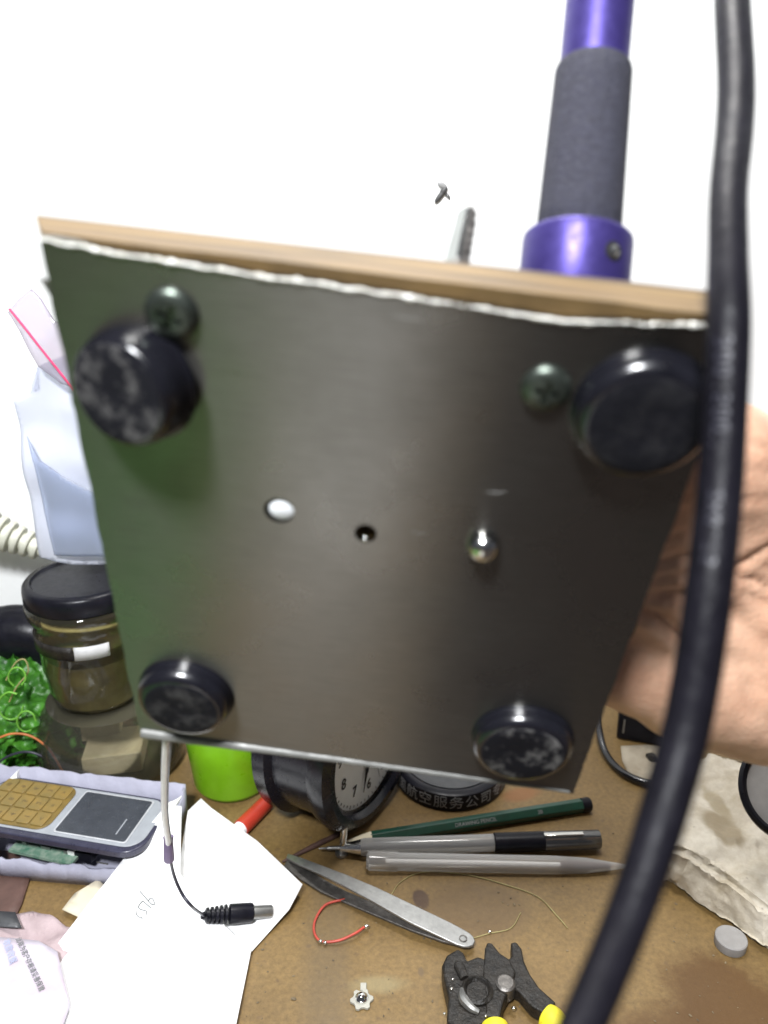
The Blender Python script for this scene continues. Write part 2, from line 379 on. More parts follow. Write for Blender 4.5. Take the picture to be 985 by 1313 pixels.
# ------------------------------------------------------------------ setting
WALLY = 44.0
mb = MB(); mb.add([(-90, -45, 0), (90, -45, 0), (90, WALLY, 0), (-90, WALLY, 0)], [(0, 1, 2, 3)])
mb.prism([(-90, -45, -0.4), (90, -45, -0.4), (90, WALLY, -0.4), (-90, WALLY, -0.4)], (0, 0, -1.6))
desk = mb.build('desk_top', mat_desk(), smooth=0, origin=V((0, 0, 0))); tag(desk, kind='structure')
mb = MB(); mb.box((0, WALLY + 2, 60), (130, 0, 0), (0, 2, 0), (0, 0, 90))
tag(mb.build('wall', M['wall'], smooth=0), kind='structure')

# ------------------------------------------------------------------ the lamp base held up in the middle
stand = empty('lamp_base', (TL + TR + BL + BR) / 4, 'square lamp base of plywood and brushed steel with four rubber feet, held up bottom first', 'lamp base')
def bilerp(a, b): return (TL * (1 - a) + TR * a) * (1 - b) + (BL * (1 - a) + BR * a) * b
def bowed(t): return float(np.interp(t, [0, .15, .3, .5, .75, .88, 1], [0, .08, .13, .17, .25, .12, 0]))
def edge(n, wob, outs, h, seed=0):
    """outline of the base at distance h from the plate plane, outs = overhang top,right,bottom,left"""
    pts = []
    cs = [TL - PU * outs[3] - PD * outs[0], TR + PU * outs[1] - PD * outs[0], BR + PU * outs[1] + PD * outs[2], BL - PU * outs[3] + PD * outs[2]]
    for i in range(4):
        a, b = cs[i], cs[(i + 1) % 4]
        for k in range(n):
            t = k / n; p = a.lerp(b, t)
            w = wob[i] * (noise.noise(V((t * 14 + i * 7.3 + seed, seed, 0))) + 0.6 * noise.noise(V((t * 55 + i * 3.1, seed + 4, 0)))) if 0 < k else 0
            d = (-PD, PU, PD, -PU)[i]
            if i == 0 and n == 60: w -= bowed(t)
            pts.append(p + d * w + PN * h)
    return pts
mb = MB(); mb.prism(edge(60, (0.05, 0.035, 0.02, 0.035), (0, 0, 0, 0), -0.13), PN * 0.13)
plate = mb.build('steel_plate', mat_plate(), stand, smooth=30)
mb = MB(); n_ = 17 * 4
fr_o = edge(17, (0.02, 0.02, 0.02, 0.02), (0.03, 0.0, -0.08, 0.02), -0.15, 5)
bk_c = [PP(45, 275, -1.25), PP(958, 378, -1.25), BR - PN * 1.25 + PD * -0.08, BL - PN * 1.25 + PD * -0.08 - PU * 0.02]
bk_o = [bk_c[i].lerp(bk_c[(i + 1) % 4], k / 17) for i in range(4) for k in range(17)]
mb.add(fr_o + bk_o, [tuple(reversed(range(n_))), tuple(range(n_, 2 * n_))] + [(i, (i + 1) % n_, n_ + (i + 1) % n_, n_ + i) for i in range(n_)])
ply = mb.build('plywood_board', mat_ply(), stand, smooth=30, bevel=0.05)
def cutter(P, r, h0, h1):
    m_ = MB(); m_.lathe(P, PN, [(r, h0), (r, h1)], 32); return m_
cuts = [(PP(358, 655), 0.27), (PP(469, 684), 0.20)]
def boolean(ob, mbs):
    for q in mbs:
        c = q.build('cut', M['hole'], stand, smooth=0)
        md = ob.modifiers.new('bool', 'BOOLEAN'); md.object = c; md.solver = 'EXACT'
        bpy.context.view_layer.update()
        me = bpy.data.meshes.new_from_object(ob.evaluated_get(bpy.context.evaluated_depsgraph_get()))
        ob.modifiers.remove(md); ob.data = me; bpy.data.objects.remove(c)
boolean(plate, [cutter(p, r, -1, 1) for p, r in cuts])
for p in plate.data.polygons: p.use_smooth = False
bv = [m_ for m_ in ply.modifiers]
for m_ in bv: ply.modifiers.remove(m_)
boolean(ply, [cutter(p, r, -1.0, 1) for p, r in cuts])
# bright filed burr along the upper rim, rolled lip along the lower rim
def rimline(a, b, n, up, h, amp, seed):
    out = []
    for k in range(n + 1):
        t = k / n; p = a.lerp(b, t)
        bow = bowed(t) if n == 150 else 0.0
        out.append(p + up * (amp * noise.noise(V((t * 40, seed, 0))) + amp * 0.8 * noise.noise(V((t * 14, seed + 3, 0))) - bow) + PN * h)
    return out
n = 150; pts = rimline(TL + PD * 0.02, TR + PD * 0.02, n, -PD, 0.01, 0.035, 1)
M['burr'] = basic('bare_steel_edge', (0.88, 0.85, 0.76), 0.33, metal=0.55, var=0.25, vs=4, bmp=0.6, bs=9)
mb = MB(); mb.tube(pts, [0.016 + 0.058 * abs(noise.noise(V((k * 0.37, 3, 1)))) + 0.02 * noise.noise(V((k * 0.05, 8, 1))) for k in range(n + 1)], 8)
mb.build('burred_edge', M['burr'], stand)
mb = MB(); mb.tube(rimline(BL - PD * 0.06 + PU * 0.05, BR - PD * 0.06 - PU * 0.1, 60, PD, -0.03, 0.012, 8), lerp1([0, .3, 1], [0.15, 0.11, 0.05], 61), 10)
M['lip'] = basic('worn_steel_lip', (0.22, 0.22, 0.21), 0.6, metal=0.4, var=0.2, vs=2)
mb.build('lower_lip', M['lip'], stand)
# burr nick at upper left
mb = MB(); q = PP(65, 366, 0.0)
mb.add([q, q - PU * 0.17 - PD * 0.12, q + PD * 0.22 - PU * 0.03, q - PN * 0.1, q - PU * 0.12 - PD * 0.05 - PN * 0.1, q + PD * 0.2 - PN * 0.1], [(0, 1, 2), (3, 5, 4), (0, 3, 4, 1), (1, 4, 5, 2), (2, 5, 3, 0)])
mb.build('edge_nick', M['darksteel'], stand, smooth=0)
# rubber feet
foot_side = M['rubber']
for (px, py, wpx, hh, fr_) in ((184, 490, 158, 0.68, 0.86), (822, 528, 182, 0.42, 0.80), (240, 888, 124, 0.45, 0.80), (669, 946, 132, 0.42, 0.82)):
    P = PP(px, py); d = proj(P)[2]; r = wpx / 2 / F * d; fa = PN - PU * (0.30 if px < 200 else 0.0) - PD * (0.12 if px < 200 else 0)
    m_ = MB(); m_.lathe(P - PN * (0.06 if px < 200 else 0), fa, [(r * 0.99, 0.0), (r * 1.0, 0.05), (r * 0.985, 0.09)] + [(r * (fr_ - .05) + r * (1.02 - fr_) * math.cos(R(a_)), 0.10 + (hh - 0.10) * math.sin(R(a_))) for a_ in range(5, 91, 7)], 64)
    ft = m_.build('rubber_foot', foot_side, stand, smooth=60)
    m_ = MB(); m_.lathe(P - PN * (0.06 if px < 200 else 0), fa, [(r * (fr_ - .045), hh - 0.03), (r * (fr_ - .05), hh + 0.015), (r * (fr_ - .10), hh + 0.03), (r * 0.4, hh + 0.012), (0.0, hh + 0.008)], 64, close=False)
    m_.build('worn_face', mat_foot({184: 0.42, 822: 0.06, 240: 0.2, 669: 0.85}[px]), ft, smooth=60)
# cross-head screws
for (px, py, wpx, ang) in ((221, 402, 72, 0.35), (700, 497, 66, 0.1)):
    P = PP(px, py); d = proj(P)[2]; r = wpx / 2 / F * d
    m_ = MB(); m_.lathe(P, PN, [(r, 0), (r, 0.04), (r * 0.95, 0.075), (r * 0.84, 0.12), (r * 0.6, 0.155), (r * 0.25, 0.17), (0.0, 0.172)], 40)
    s_ = m_.build('screw', M['screw'], stand, smooth=60)
    a = (PU * math.cos(ang) + PD * math.sin(ang)); b = PN.cross(a)
    for (u_, w_) in ((a, b), (b, a)):
        c_ = MB(); c_.box(P + PN * 0.20, u_ * r * 0.48, w_ * r * 0.12, PN * 0.14); boolean(s_, [c_])
    for p in s_.data.polygons: p.use_smooth = True
    s_.data.set_sharp_from_angle(angle=R(35))
# ball-headed bolt, added white insert and small screw seen in the second hole
P = PP(620, 697); r = 21 / F * proj(P)[2]
m_ = MB(); m_.lathe(P, PN, [(r, 0), (r * 1.0, 0.05), (r * 0.93, 0.16), (r * 0.75, 0.25), (r * 0.45, 0.31), (0, 0.33)], 32); m_.build('dome_bolt', M['chrome'], stand, smooth=70)
m_ = MB(); P = cuts[0][0]; m_.lathe(P + PU * 0.035 + PD * 0.0, PN, [(0.225, -0.9), (0.225, -0.05), (0.17, -0.015), (0, -0.01)], 24)
M['plug'] = basic('wall_glimpse_white', (0.85, 0.87, 0.9), 0.5, var=0.02); m_.build('wall_glimpse', M['plug'], stand)  # white insert stands in for bright wall seen through the hole
m_ = MB(); P = cuts[1][0]; m_.ball(P + PD * 0.16 - PN * 0.05, PU * 0.06, PD * 0.06, PN * 0.06); m_.build('screw_tip', M['chrome'], stand)
# scratches of bare metal
for (x0, y0, x1, y1, w_) in ((500, 404, 548, 411, 0.009), (624, 631, 648, 631, 0.004), (528, 681, 546, 684, 0.003)):
    m_ = MB(); m_.tube([PP(x0, y0, 0.0), PP((x0 + x1) / 2, (y0 + y1) / 2 + 1, 0.003), PP(x1, y1, 0.0)], [0.002, w_, 0.002], 6); m_.build('scratch', M['steel'], stand)

# post: collar, foam grip and purple tube, standing on the far side
Q0, Q1, Q2 = CP(737.5, 342, 14.65), CP(739.5, 303, 14.65), CP(760, 85, 14.75)
T = (Q2 - Q1).normalized()
def wr(px, d): return px / 2 / F * d
Bp = Q0 - T * 2.9
mb = MB(); mb.lathe(Bp, T, [(0.75, -0.6), (0.75, (Q0 - Bp).length - 0.2)], 40); mb.build('post_foot', M['darkgrey'], stand)
L1 = (Q1 - Bp).length; rc = wr(141, 14.5)
mb = MB(); mb.lathe(Bp, T, [(rc * 0.7, 1.6), (rc * 0.97, 1.62), (rc, 1.66), (rc, L1 - 0.12), (rc * 0.985, L1 - 0.05), (rc * 0.94, L1), (rc * 0.80, L1 + 0.01)], 56)
clr = mb.build('collar', M['purple'], stand, smooth=40)
ps = CP(778, 325, 13.9); nn = (ps - (Bp + T * (ps - Bp).dot(T))).normalized(); ps = Bp + T * (ps - Bp).dot(T) + nn * rc
mb = MB(); mb.lathe(ps, nn, [(0.17, -0.1), (0.17, 0.015), (0.13, 0.02), (0.12, -0.02), (0.0, -0.02)], 24); b_ = mb.build('screw_hole', M['hole'], clr)
mb = MB(); mb.lathe(ps, nn, [(0.125, -0.1), (0.125, 0.02), (0.08, 0.05), (0.05, 0.0), (0, 0.0)], 6); mb.build('set_screw', M['chrome'], clr, smooth=20)
r1, r2 = wr(108, 14.65), wr(98, 14.75); L2 = (Q2 - Bp).length
prof = [(r1 * 0.98, L1)] + [(r1 + (r2 - r1) * t, L1 + 0.02 + (L2 - L1 - 0.14) * t) for t in [i / 8 for i in range(9)]] + [(r2 * 0.97, L2 - 0.05), (r2 * 0.88, L2)]
mb = MB(); mb.lathe(Bp, T, prof, 56); mb.build('foam_grip', M['foam'], stand, smooth=50)
r3 = wr(87, 14.8)
mb = MB(); mb.lathe(Bp, T, [(r3, L2 - 1), (r3, L2 + 9), (r3 * 0.95, L2 + 9.1)], 56); mb.build('tube', M['purple'], stand, smooth=40)
# crocodile clip standing behind the board
M['clipgrey'] = basic('clip_steel', (0.16, 0.17, 0.16), 0.6, metal=0.0)
c0, c1 = CP(582, 352, 13.6), CP(600, 268, 14.3); ct = (c1 - c0).normalized(); cs_ = ct.cross(AX).normalized(); cf = cs_.cross(ct)
if cs_.dot(RT) < 0: cs_ = -cs_
cL = (c1 - c0).length
def jaw(side, name, m, ins, outr):
    g = MB(); rows = 14; pr = []
    for i in range(rows + 1):
        t = i / rows; w = (0.215 - 0.05 * t) * (1 if t < 0.85 else math.sqrt(max(0.0, 1 - ((t - 0.85) / 0.15) ** 2)) * 0.75 + 0.25)
        tooth = 0.025 * (1 if i % 2 else -1) if (side > 0 and t > 0.1) else 0
        c = c0 + ct * (cL * t)
        pr.append([c + cs_ * side * ins - cf * 0.10, c + cs_ * side * (w + tooth) - cf * 0.05, c + cs_ * side * (w + tooth) + cf * 0.12, c + cs_ * side * ins + cf * 0.05])
    o = 0
    for rr in pr: g.v += rr
    for i in range(rows):
        for k in range(4): g.f.append((i * 4 + k, i * 4 + (k + 1) % 4, i * 4 + 4 + (k + 1) % 4, i * 4 + 4 + k))
    g.f += [(0, 1, 2, 3), tuple(rows * 4 + k for k in (3, 2, 1, 0))]
    return g.build(name, m, stand, smooth=0)
jaw(-1, 'clip_jaw', M['clipgrey'], 0.03, 0.2); jaw(1, 'clip_jaw', M['darksteel'], 0.06, 0.2)
g = MB(); g.box(c0 + ct * cL * 0.47 - cf * 0.06 + cs_ * 0.012, cs_ * 0.045, ct * cL * 0.5, cf * 0.03); g.build('clip_spine', M['chrome'], stand, bevel=0.01)
g = MB(); g.tube([c0 + ct * 0.3, c0 - ct * 1.6, c0 - ct * 1.8 - PN * 0.0], 0.12, 12); g.build('clip_shank', M['steel'], stand)

# ------------------------------------------------------------------ thick black cable in front
cab = [(930, -260, 17.5), (936, -120, 15.2), (939, 0, 13.6), (944, 100, 12.6), (942, 165, 12.0), (934.5, 245, 11.2), (934, 330, 10.6), (934, 420, 10.2), (928, 560, 10.1), (921, 650, 10.0), (909, 760, 9.8), (891, 880, 9.7), (874, 960, 9.6), (848, 1050, 9.3), (824, 1125, 9.0), (792, 1210, 8.6), (748, 1313, 8.0), (700, 1420, 7.6)]
cpts = [CP(*c) for c in cab] + [CP(610, 1600, 8.5), V((-1, 6.5, 5.0)), V((-6, 9.5, 1.6)), V((-12, 10, 0.32)), V((-20, 8, 0.28)), V((-30, 2, 0.28))]
wd = [44, 44, 44, 46, 47, 47, 50, 56, 56, 58, 60, 60, 60, 60, 58, 58, 60, 60]
rad = [w / 2 / F * c[2] for w, c in zip(wd, cab)] + [0.26] * 6
path = spline(cpts, 8); rr = lerp1(np.linspace(0, 1, len(rad)), rad, len(path))
cable = empty('power_cable', path[0], 'thick black power cable running top to bottom across the front of the picture', 'cable')
M['cable'] = basic('cable_rubber', (0.0065, 0.006, 0.009), 0.42, spec=0.12, var=0.25, vs=2, bmp=0.25, bs=5)
mb = MB(); mb.tube(path, rr, 28); mb.build('cable_sheath', M['cable'], cable, smooth=80)
def cable_at(py):
    best = min(range(1, len(path) - 1), key=lambda i: abs(proj(path[i])[1] - py) + (0 if i < 140 else 999))
    return best
M['emboss'] = basic('cable_lettering', (0.022, 0.022, 0.034), 0.45, var=0.1)
g = MB()
def letter(ch, py, size=0.30):
    i = cable_at(py); j = i + (1 if py > proj(path[i])[1] else -1)
    a, b = proj(path[i])[1], proj(path[j])[1]; t = max(0, min(1, (py - a) / (b - a) if b != a else 0))
    P_ = path[i].lerp(path[j], t); rad_ = rr[i]
    ti = (path[i + 1] - path[i - 1]).normalized(); vw = (EYE - P_).normalized(); no = (vw - ti * vw.dot(ti)).normalized(); sd = ti.cross(no)
    ang0 = 0.12
    def pl(x, y, z):
        th = y / rad_ + ang0
        return P_ + ti * x + (no * math.cos(th) + sd * math.sin(th)) * (rad_ + z)
    g.text(ch, size, pl, 0.006)
for k, ch in enumerate('300/500V'): letter(ch, 446 + k * 17.5)
for k, ch in enumerate('2X0.75'): letter(ch, 640 + k * 17, 0.24)
g.build('embossed_marks', M['emboss'], cable, smooth=0)

# ------------------------------------------------------------------ the hand behind the board
hand_pts = []
def hp(px, py, d, r): return (CP(px, py, d), r)
def hb(px, py, h, r): return (PP(px, py, h), r)
wrist = hp(1120, 775, 21.0, 2.55); fore = hp(1420, 900, 26.5, 3.2); fore2 = hp(1750, 1050, 34, 3.9)
kn = [hp(893, 590, 16.8, 1.55), hp(880, 650, 17.4, 1.45), hp(868, 720, 18.0, 1.4), hp(862, 780, 18.6, 1.3)]
chains = [[fore2, fore, wrist, hp(1030, 740, 20.0, 2.5)]]
for k, a in enumerate(kn): chains.append([hp(1060, 740 + k * 18, 20.3, 2.0), hp(960, 640 + 40 * k, 18.6 + 0.3 * k, 1.9), a])
chains.append([hp(1060, 850, 20.8, 2.4), hp(985, 862, 20.3, 2.35), hp(890, 852, 19.5, 1.95), hp(825, 845, 19.2, 1.45)])   # thumb mound
chains.append([hp(980, 760, 19.6, 2.3), hp(900, 780, 19.2, 1.9)])
TH = [hp(840, 850, 19.3, 1.45), hb(745, 830, -2.45, 1.12), hb(650, 790, -2.25, 1.0), hb(575, 745, -2.12, 0.80)]
chains.append(TH)
FI = []
for k, (a, ln) in enumerate(zip(kn, (300, 330, 300, 235))):
    pyk = (590, 640, 690, 735)[k]; x0 = a and proj(a[0])[0]
    ch_ = [a, hb(x0 - ln * 0.36, pyk, -2.25 - 0.0 * k, 0.98 - 0.04 * k), hb(x0 - ln * 0.66, pyk - 6, -2.12, 0.86 - 0.04 * k), hb(x0 - ln * 0.90, pyk - 4, -2.02, 0.70 - 0.03 * k)]
    FI.append(ch_); chains.append(ch_)
mb = MB()
for ch_ in chains:
    for (a, ra), (b, rb) in zip(ch_, ch_[1:]):
        L = (b - a).length; m_ = max(3, int(L / 0.35))
        mb.tube([a.lerp(b, i / m_) for i in range(m_ + 1)], [ra + (rb - ra) * i / m_ for i in range(m_ + 1)], 20)
    for a, ra in ch_: mb.ball(a, V((ra, 0, 0)), V((0, ra, 0)), V((0, 0, ra)), 20, 12)
person = empty('person', fore2[0], "person's bare right hand and forearm reaching in from the right behind the lamp base", 'person')
hand = mb.build('hand', mat_skin(), person)
rm = hand.modifiers.new('r', 'REMESH'); rm.mode = 'VOXEL'; rm.voxel_size = 0.13 * K; rm.use_smooth_shade = True
sm = hand.modifiers.new('s', 'SMOOTH'); sm.iterations = 14; sm.factor = 0.6
bpy.context.view_layer.update()
me = bpy.data.meshes.new_from_object(hand.evaluated_get(bpy.context.evaluated_depsgraph_get()))
hand.modifiers.clear(); hand.data = me
creases = [([(805, 775), (822, 782), (846, 792), (876, 822), (900, 850)], 7, 0.22), ([(832, 768), (860, 762), (890, 764), (930, 756)], 6, 0.13),
           ([(845, 724), (868, 716), (890, 712), (925, 716)], 4.5, 0.10), ([(852, 690), (885, 680)], 5, 0.05), ([(935, 734), (960, 718), (990, 698), (1030, 680)], 5, 0.08),
           ([(935, 738), (965, 744), (992, 754), (1030, 760)], 4.5, 0.10), ([(930, 790), (960, 806), (990, 830)], 12, 0.10), ([(925, 650), (960, 640), (990, 640)], 5, 0.04),
           ([(955, 760), (992, 780)], 5, 0.05), ([(935, 560), (985, 575)], 5, 0.03), ([(960, 880), (972, 910), (990, 935)], 9, 0.06), ([(930, 600), (990, 606)], 4, 0.03), ([(850, 640), (885, 634)], 4, 0.04), ([(846, 742), (888, 738)], 5, 0.06)]
ow = hand.parent.location
nv = len(me.vertices); co = np.zeros(nv * 3); me.vertices.foreach_get('co', co); co = co.reshape(-1, 3)
no = np.zeros(nv * 3); me.vertices.foreach_get('normal', no); no = no.reshape(-1, 3)
W = (co + np.array(ow)) / K; q = W - np.array(EYE); dd = q @ np.array(AX)
X = CX + F * (q @ np.array(RT)) / dd; Y = CY - F * (q @ np.array(UP)) / dd
face = np.clip(-(no * q).sum(1) / np.linalg.norm(q, axis=1), 0, 1)
disp = np.zeros(nv)
for pl, w, dep in creases:
    dm = np.full(nv, 1e9)
    for (x0, y0), (x1, y1) in zip(pl, pl[1:]):
        t = np.clip(((X - x0) * (x1 - x0) + (Y - y0) * (y1 - y0)) / ((x1 - x0) ** 2 + (y1 - y0) ** 2), 0, 1)
        dm = np.minimum(dm, np.hypot(X - x0 - t * (x1 - x0), Y - y0 - t * (y1 - y0)))
    disp += -dep * np.exp(-(dm / w) ** 2) + 0.35 * dep * np.exp(-((dm - 2.2 * w) / (1.3 * w)) ** 2)
disp *= np.clip(face * 2, 0, 1)
co += no * (disp[:, None] * K)
for i in range(nv):
    p = V(W[i]); co[i] += no[i] * (noise.noise(p * 0.45) * 0.10 + noise.noise(p * 1.5) * 0.015) * K
me.vertices.foreach_set('co', co.ravel()); me.update()
for p in me.polygons: p.use_smooth = True
# nails on the hidden finger ends (seen from the other side)
M['nail'] = basic('finger_nail', (0.68, 0.46, 0.38), 0.3, var=0.05)
for ch_ in FI + [TH]:
    a, b = ch_[-2][0], ch_[-1][0]; t = (b - a).normalized(); r_ = ch_[-1][1]; s_ = t.cross(PN).normalized()
    g = MB(); g.ball(b - PN * r_ * 0.80 + t * 0.15, s_ * r_ * 0.62, t * 0.55, PN * 0.16, 20, 10); g.build('nail', M['nail'], hand)

# ------------------------------------------------------------------ thin lead with barrel plug
lead = empty('power_lead', DP(258, 1172), 'thin white lead hanging from the base, ending in a black barrel plug on the paper', 'cable')
def h1(p): return 0.32 + 0.37 * max(0.0, p.y - 24.4) * min(1, max(0.0, p.y - 24.4) / 1.5 + 0.3)
def h2(p): return 0.14 + 0.28 * max(0.0, p.y - 25.5)
pl0 = SP(262, 1174, lambda p: h1(p) + 0.42); pl1 = SP(324, 1170, lambda p: h2(p) + 0.42)
wp = [PP(222, 880, -1.6), PP(215, 925, -1.6), CP(213, 950, 19.6), CP(210.5, 1000, 23), CP(211, 1045, 26.5), CP(216, 1082, 29)]
lw = spline(wp, 8)
g = MB(); g.tube(lw, lerp1([0, 1], [0.075, 0.10], len(lw)), 10); g.build('white_wire', M['cordwhite'], lead, smooth=80)
g = MB(); g.tube([p + RT * (0.10) + AX * 0.05 for p in lw], 0.03, 8); g.build('black_wire', M['blackwire'], lead, smooth=80)
g = MB(); wa = lw[-1]; wb = CP(217, 1102, 29.6); g.tube([wa + UP * 0.3, wa + UP * 0.27, wa + UP * 0.1, wb, wb - UP * 0.1], [0.15, 0.19, 0.17, 0.20, 0.1], 10); g.build('tape_joint', M['shrink'], lead)
w2 = spline([wa, CP(222, 1118, 30), CP(233, 1145, 30.4), CP(247, 1163, 30.6), pl0], 8)
g = MB(); g.tube(w2, 0.062, 8); g.build('black_wire', M['blackwire'], lead, smooth=80)
ax = (pl1 - pl0).normalized(); L = (pl1 - pl0).length
prof = [(0.12, -0.15), (0.16, 0.0)]
for k in range(5): prof += [(0.30 + 0.02 * k, 0.08 + 0.19 * k), (0.31 + 0.02 * k, 0.18 + 0.19 * k), (0.22, 0.20 + 0.19 * k), (0.22, 0.25 + 0.19 * k)]
prof += [(0.39, 1.06), (0.40, 1.15), (0.40, L - 0.1), (0.37, L)]
g = MB(); g.lathe(pl0, ax, prof, 28); plug = g.build('plug_grip', M['black'], lead, smooth=30)
g = MB(); g.lathe(pl1, ax, [(0.27, -0.1), (0.27, 0.78), (0.24, 0.84), (0.17, 0.845), (0.16, 0.6), (0, 0.6)], 28); g.build('plug_barrel', M['steel'], lead, smooth=30)

# ------------------------------------------------------------------ papers
s1 = sheet('paper_sheet', [(214, 1032), (233, 1034), (231, 1120), (262, 1160), (322, 1219), (300, 1330), (285, 1420), (-10, 1420), (20, 1313), (45, 1262), (62, 1225), (120, 1150)], h1, M['paper'], th=0.05, amp=0.08, fr=0.3)
tag(s1, 'large blank white paper with a small pencilled note, leaning on the phone tray', 'paper')
s2 = sheet('paper_sheet', [(258, 1024), (241, 1040), (226, 1130), (215, 1200), (300, 1245), (322, 1221), (371, 1166), (388, 1134), (330, 1078), (277, 1040), (271, 1036)], h2, M['paper'], th=0.04, amp=0.06, fr=0.35)
tag(s2, 'white paper under the barrel plug with its corner beside the tweezers', 'paper')
g = MB()
for st_ in ([(300, 590), (306, 635), (340, 682), (385, 692), (402, 716)], [(335, 525), (360, 480), (405, 430)], [(335, 525), (365, 562), (430, 580), (468, 600), (458, 658)], [(405, 430), (470, 485), (545, 550)],
            [(360, 275), (425, 350), (490, 425), (545, 480), (592, 488), (575, 415), (532, 382), (503, 420)]):
    g.tube(spline([SP(150 + x / 12.31, 1120 + y / 12.31, lambda p: h1(p) + 0.06) for x, y in st_], 4), 0.022, 6)
nt_ = g.build('pencil_note', M['ink'], s1)
nt_.parent = s1

# ------------------------------------------------------------------ tray, phone and the odds and ends in it
def ragged(a, b, h, name, par, seed, z0=0.0, lean=V((0, 0, 0)), amp=0.22):
    g = MB(); n_ = 40; lo = []; up = []
    for i in range(n_ + 1):
        t = i / n_; p = a.lerp(b, t); hh_ = h[0] + (h[1] - h[0]) * t + amp * noise.noise(V((t * 9, seed, 0))) + amp * 0.5 * noise.noise(V((t * 25, seed, 3)))
        lo.append(V((p.x, p.y, z0))); up.append(V((p.x, p.y, 0)) + V((0, 0, max(0.3, hh_))) + lean)
    g.add(lo + up, [(i, i + 1, n_ + 2 + i, n_ + 1 + i) for i in range(n_)])
    return g.build(name, M['tray'], par, smooth=60, solid=0.10)
tA = V((DP(-30, 985, 2.0).x, 34.2, 0)); tB = DP(236, 1008, 2.2); tB.z = 0; tC = DP(205, 1142, 0.0); tD = DP(2, 1125, 0.0)
tray = empty('foam_tray', (tA + tB + tC + tD) / 4, 'torn lilac foam tray holding a mobile phone at the left edge', 'tray')
g = MB(); g.prism([tA, tB, tC, tD], (0, 0, 0.1)); g.build('tray_floor', M['tray'], tray)
ragged(tA, tB, (2.1, 2.1), 'tray_wall', tray, 1, lean=V((0, 0.25, 0)))
ragged(tD, tC, (1.15, 0.95), 'tray_wall', tray, 2, amp=0.3)
ragged(tB, tC, (2.1, 1.0), 'tray_wall', tray, 3)
ragged(tA, tD, (2.1, 1.4), 'tray_wall', tray, 4)
f00, f10, f01 = DP(8, 993, 2.35), DP(224, 1026, 2.35), DP(-20, 1044, 2.35)
pu = (f10 - f00).normalized(); pv = (f01 - f00); pv = (pv - pu * pv.dot(pu)).normalized(); pL = (f10 - f00).length; pW = 3.6
if pv.y > 0: pv = -pv
Z = V((0, 0, 1))
def FP(a, b, z=0): return f00 + pu * a + pv * b + Z * z
phone = empty('mobile_phone', FP(pL / 2, pW / 2, -1.4), 'old white candybar mobile phone with amber keypad lying in the foam tray', 'mobile phone')
def rrect(a0, b0, a1, b1, r, z, n_=6):
    out = []
    for (cx_, cy_, s0) in ((a1 - r, b0 + r, -90), (a1 - r, b1 - r, 0), (a0 + r, b1 - r, 90), (a0 + r, b0 + r, 180)):
        for k in range(n_ + 1):
            w = R(s0 + 90 * k / n_); out.append(FP(cx_ + r * math.cos(w), cy_ + r * math.sin(w), z))
    return out
g = MB(); g.prism(rrect(0.02, 0.02, pL - 0.02, pW - pW - 0.02, 1.0, -1.33), Z * 0.97); g.build('phone_body', M['phonewhite'], phone, bevel=0.15, seg=3)
g = MB(); g.prism(rrect(0, 0, pL, pW, 1.0, -0.38), Z * 0.34); g.build('trim_band', M['phonetrim'], phone, bevel=0.05)
g = MB(); g.prism(rrect(0.16, 0.16, pL - 0.16, pW - 0.3, 0.85, -0.04), Z * 0.05); g.build('front_panel', M['phonesilver'], phone, bevel=0.02)
M['keypad'] = basic('amber_keypad', (0.20, 0.13, 0.03), 0.4, c2=(0.11, 0.08, 0.025), vs=1.5)
M['key'] = basic('amber_key', (0.25, 0.16, 0.04), 0.4, c2=(0.16, 0.12, 0.04), vs=1.2)
kl = pL * 0.47
g = MB(); g.prism(rrect(0.3, 0.22, kl, pW - 0.42, 0.6, 0.012), Z * 0.05); kp = g.build('keypad', M['keypad'], phone, bevel=0.02)
for i in range(5):
    for j in range(3):
        a0_ = 0.42 + i * (kl - 0.6) / 5; b0_ = 0.34 + j * (pW - 0.86) / 3
        g = MB(); g.prism(rrect(a0_, b0_, a0_ + (kl - 0.6) / 5 - 0.07, b0_ + (pW - 0.86) / 3 - 0.08, 0.12, 0.05, 3), Z * 0.07); g.build('key', M['key'], kp, bevel=0.02)
g = MB()
for i in range(5):
    for j in range(3):
        P_ = FP(0.42 + (i + 0.5) * (kl - 0.6) / 5 - 0.03, 0.34 + (j + 0.5) * (pW - 0.86) / 3 - 0.04, 0.125)
        t_ = ('*0#', '789', '456', '123', '<=>')[i][2 - j]
        g.text(t_, 0.36, lambda x, y, z, P_=P_: P_ - pv * x - pu * y * -1 + Z * z, 0.003)
M['keyprint'] = basic('key_print', (0.10, 0.07, 0.03), 0.5)
g.build('key_digits', M['keyprint'], kp, smooth=0)
g = MB(); g.prism(rrect(kl + 0.35, 0.30, pL - 0.85, pW - 0.45, 0.15, 0.012), Z * 0.03); g.build('screen_rim', M['rim'], phone, bevel=0.01)
g = MB(); g.prism(rrect(kl + 0.43, 0.38, pL - 0.93, pW - 0.53, 0.12, 0.045), Z * 0.012); g.build('screen', M['screen'], phone)
g = MB(); P_ = FP(kl + 0.1 + (pL - kl) * 0.66, pW * 0.62, 0.062); g.box(P_, pu * 0.03, pv * 0.5, Z * 0.003); g.build('screen_print', M['phonesilver'], phone, smooth=0)
P_ = FP(pL * 0.80, pW - 0.015, -0.84); g = MB(); g.box(P_, pu * 0.28, Z * 0.04, pv * 0.02); g.build('side_slot', M['darkgrey'], phone, bevel=0.01)
pc = empty('circuit_board', DP(55, 1086, 0.6), 'small green circuit board under the phone at the front of the tray', 'circuit board')
ba, bb = DP(20, 1080, 1.0), DP(100, 1098, 1.0); bu = (bb - ba).normalized(); bw = Z.cross(bu)
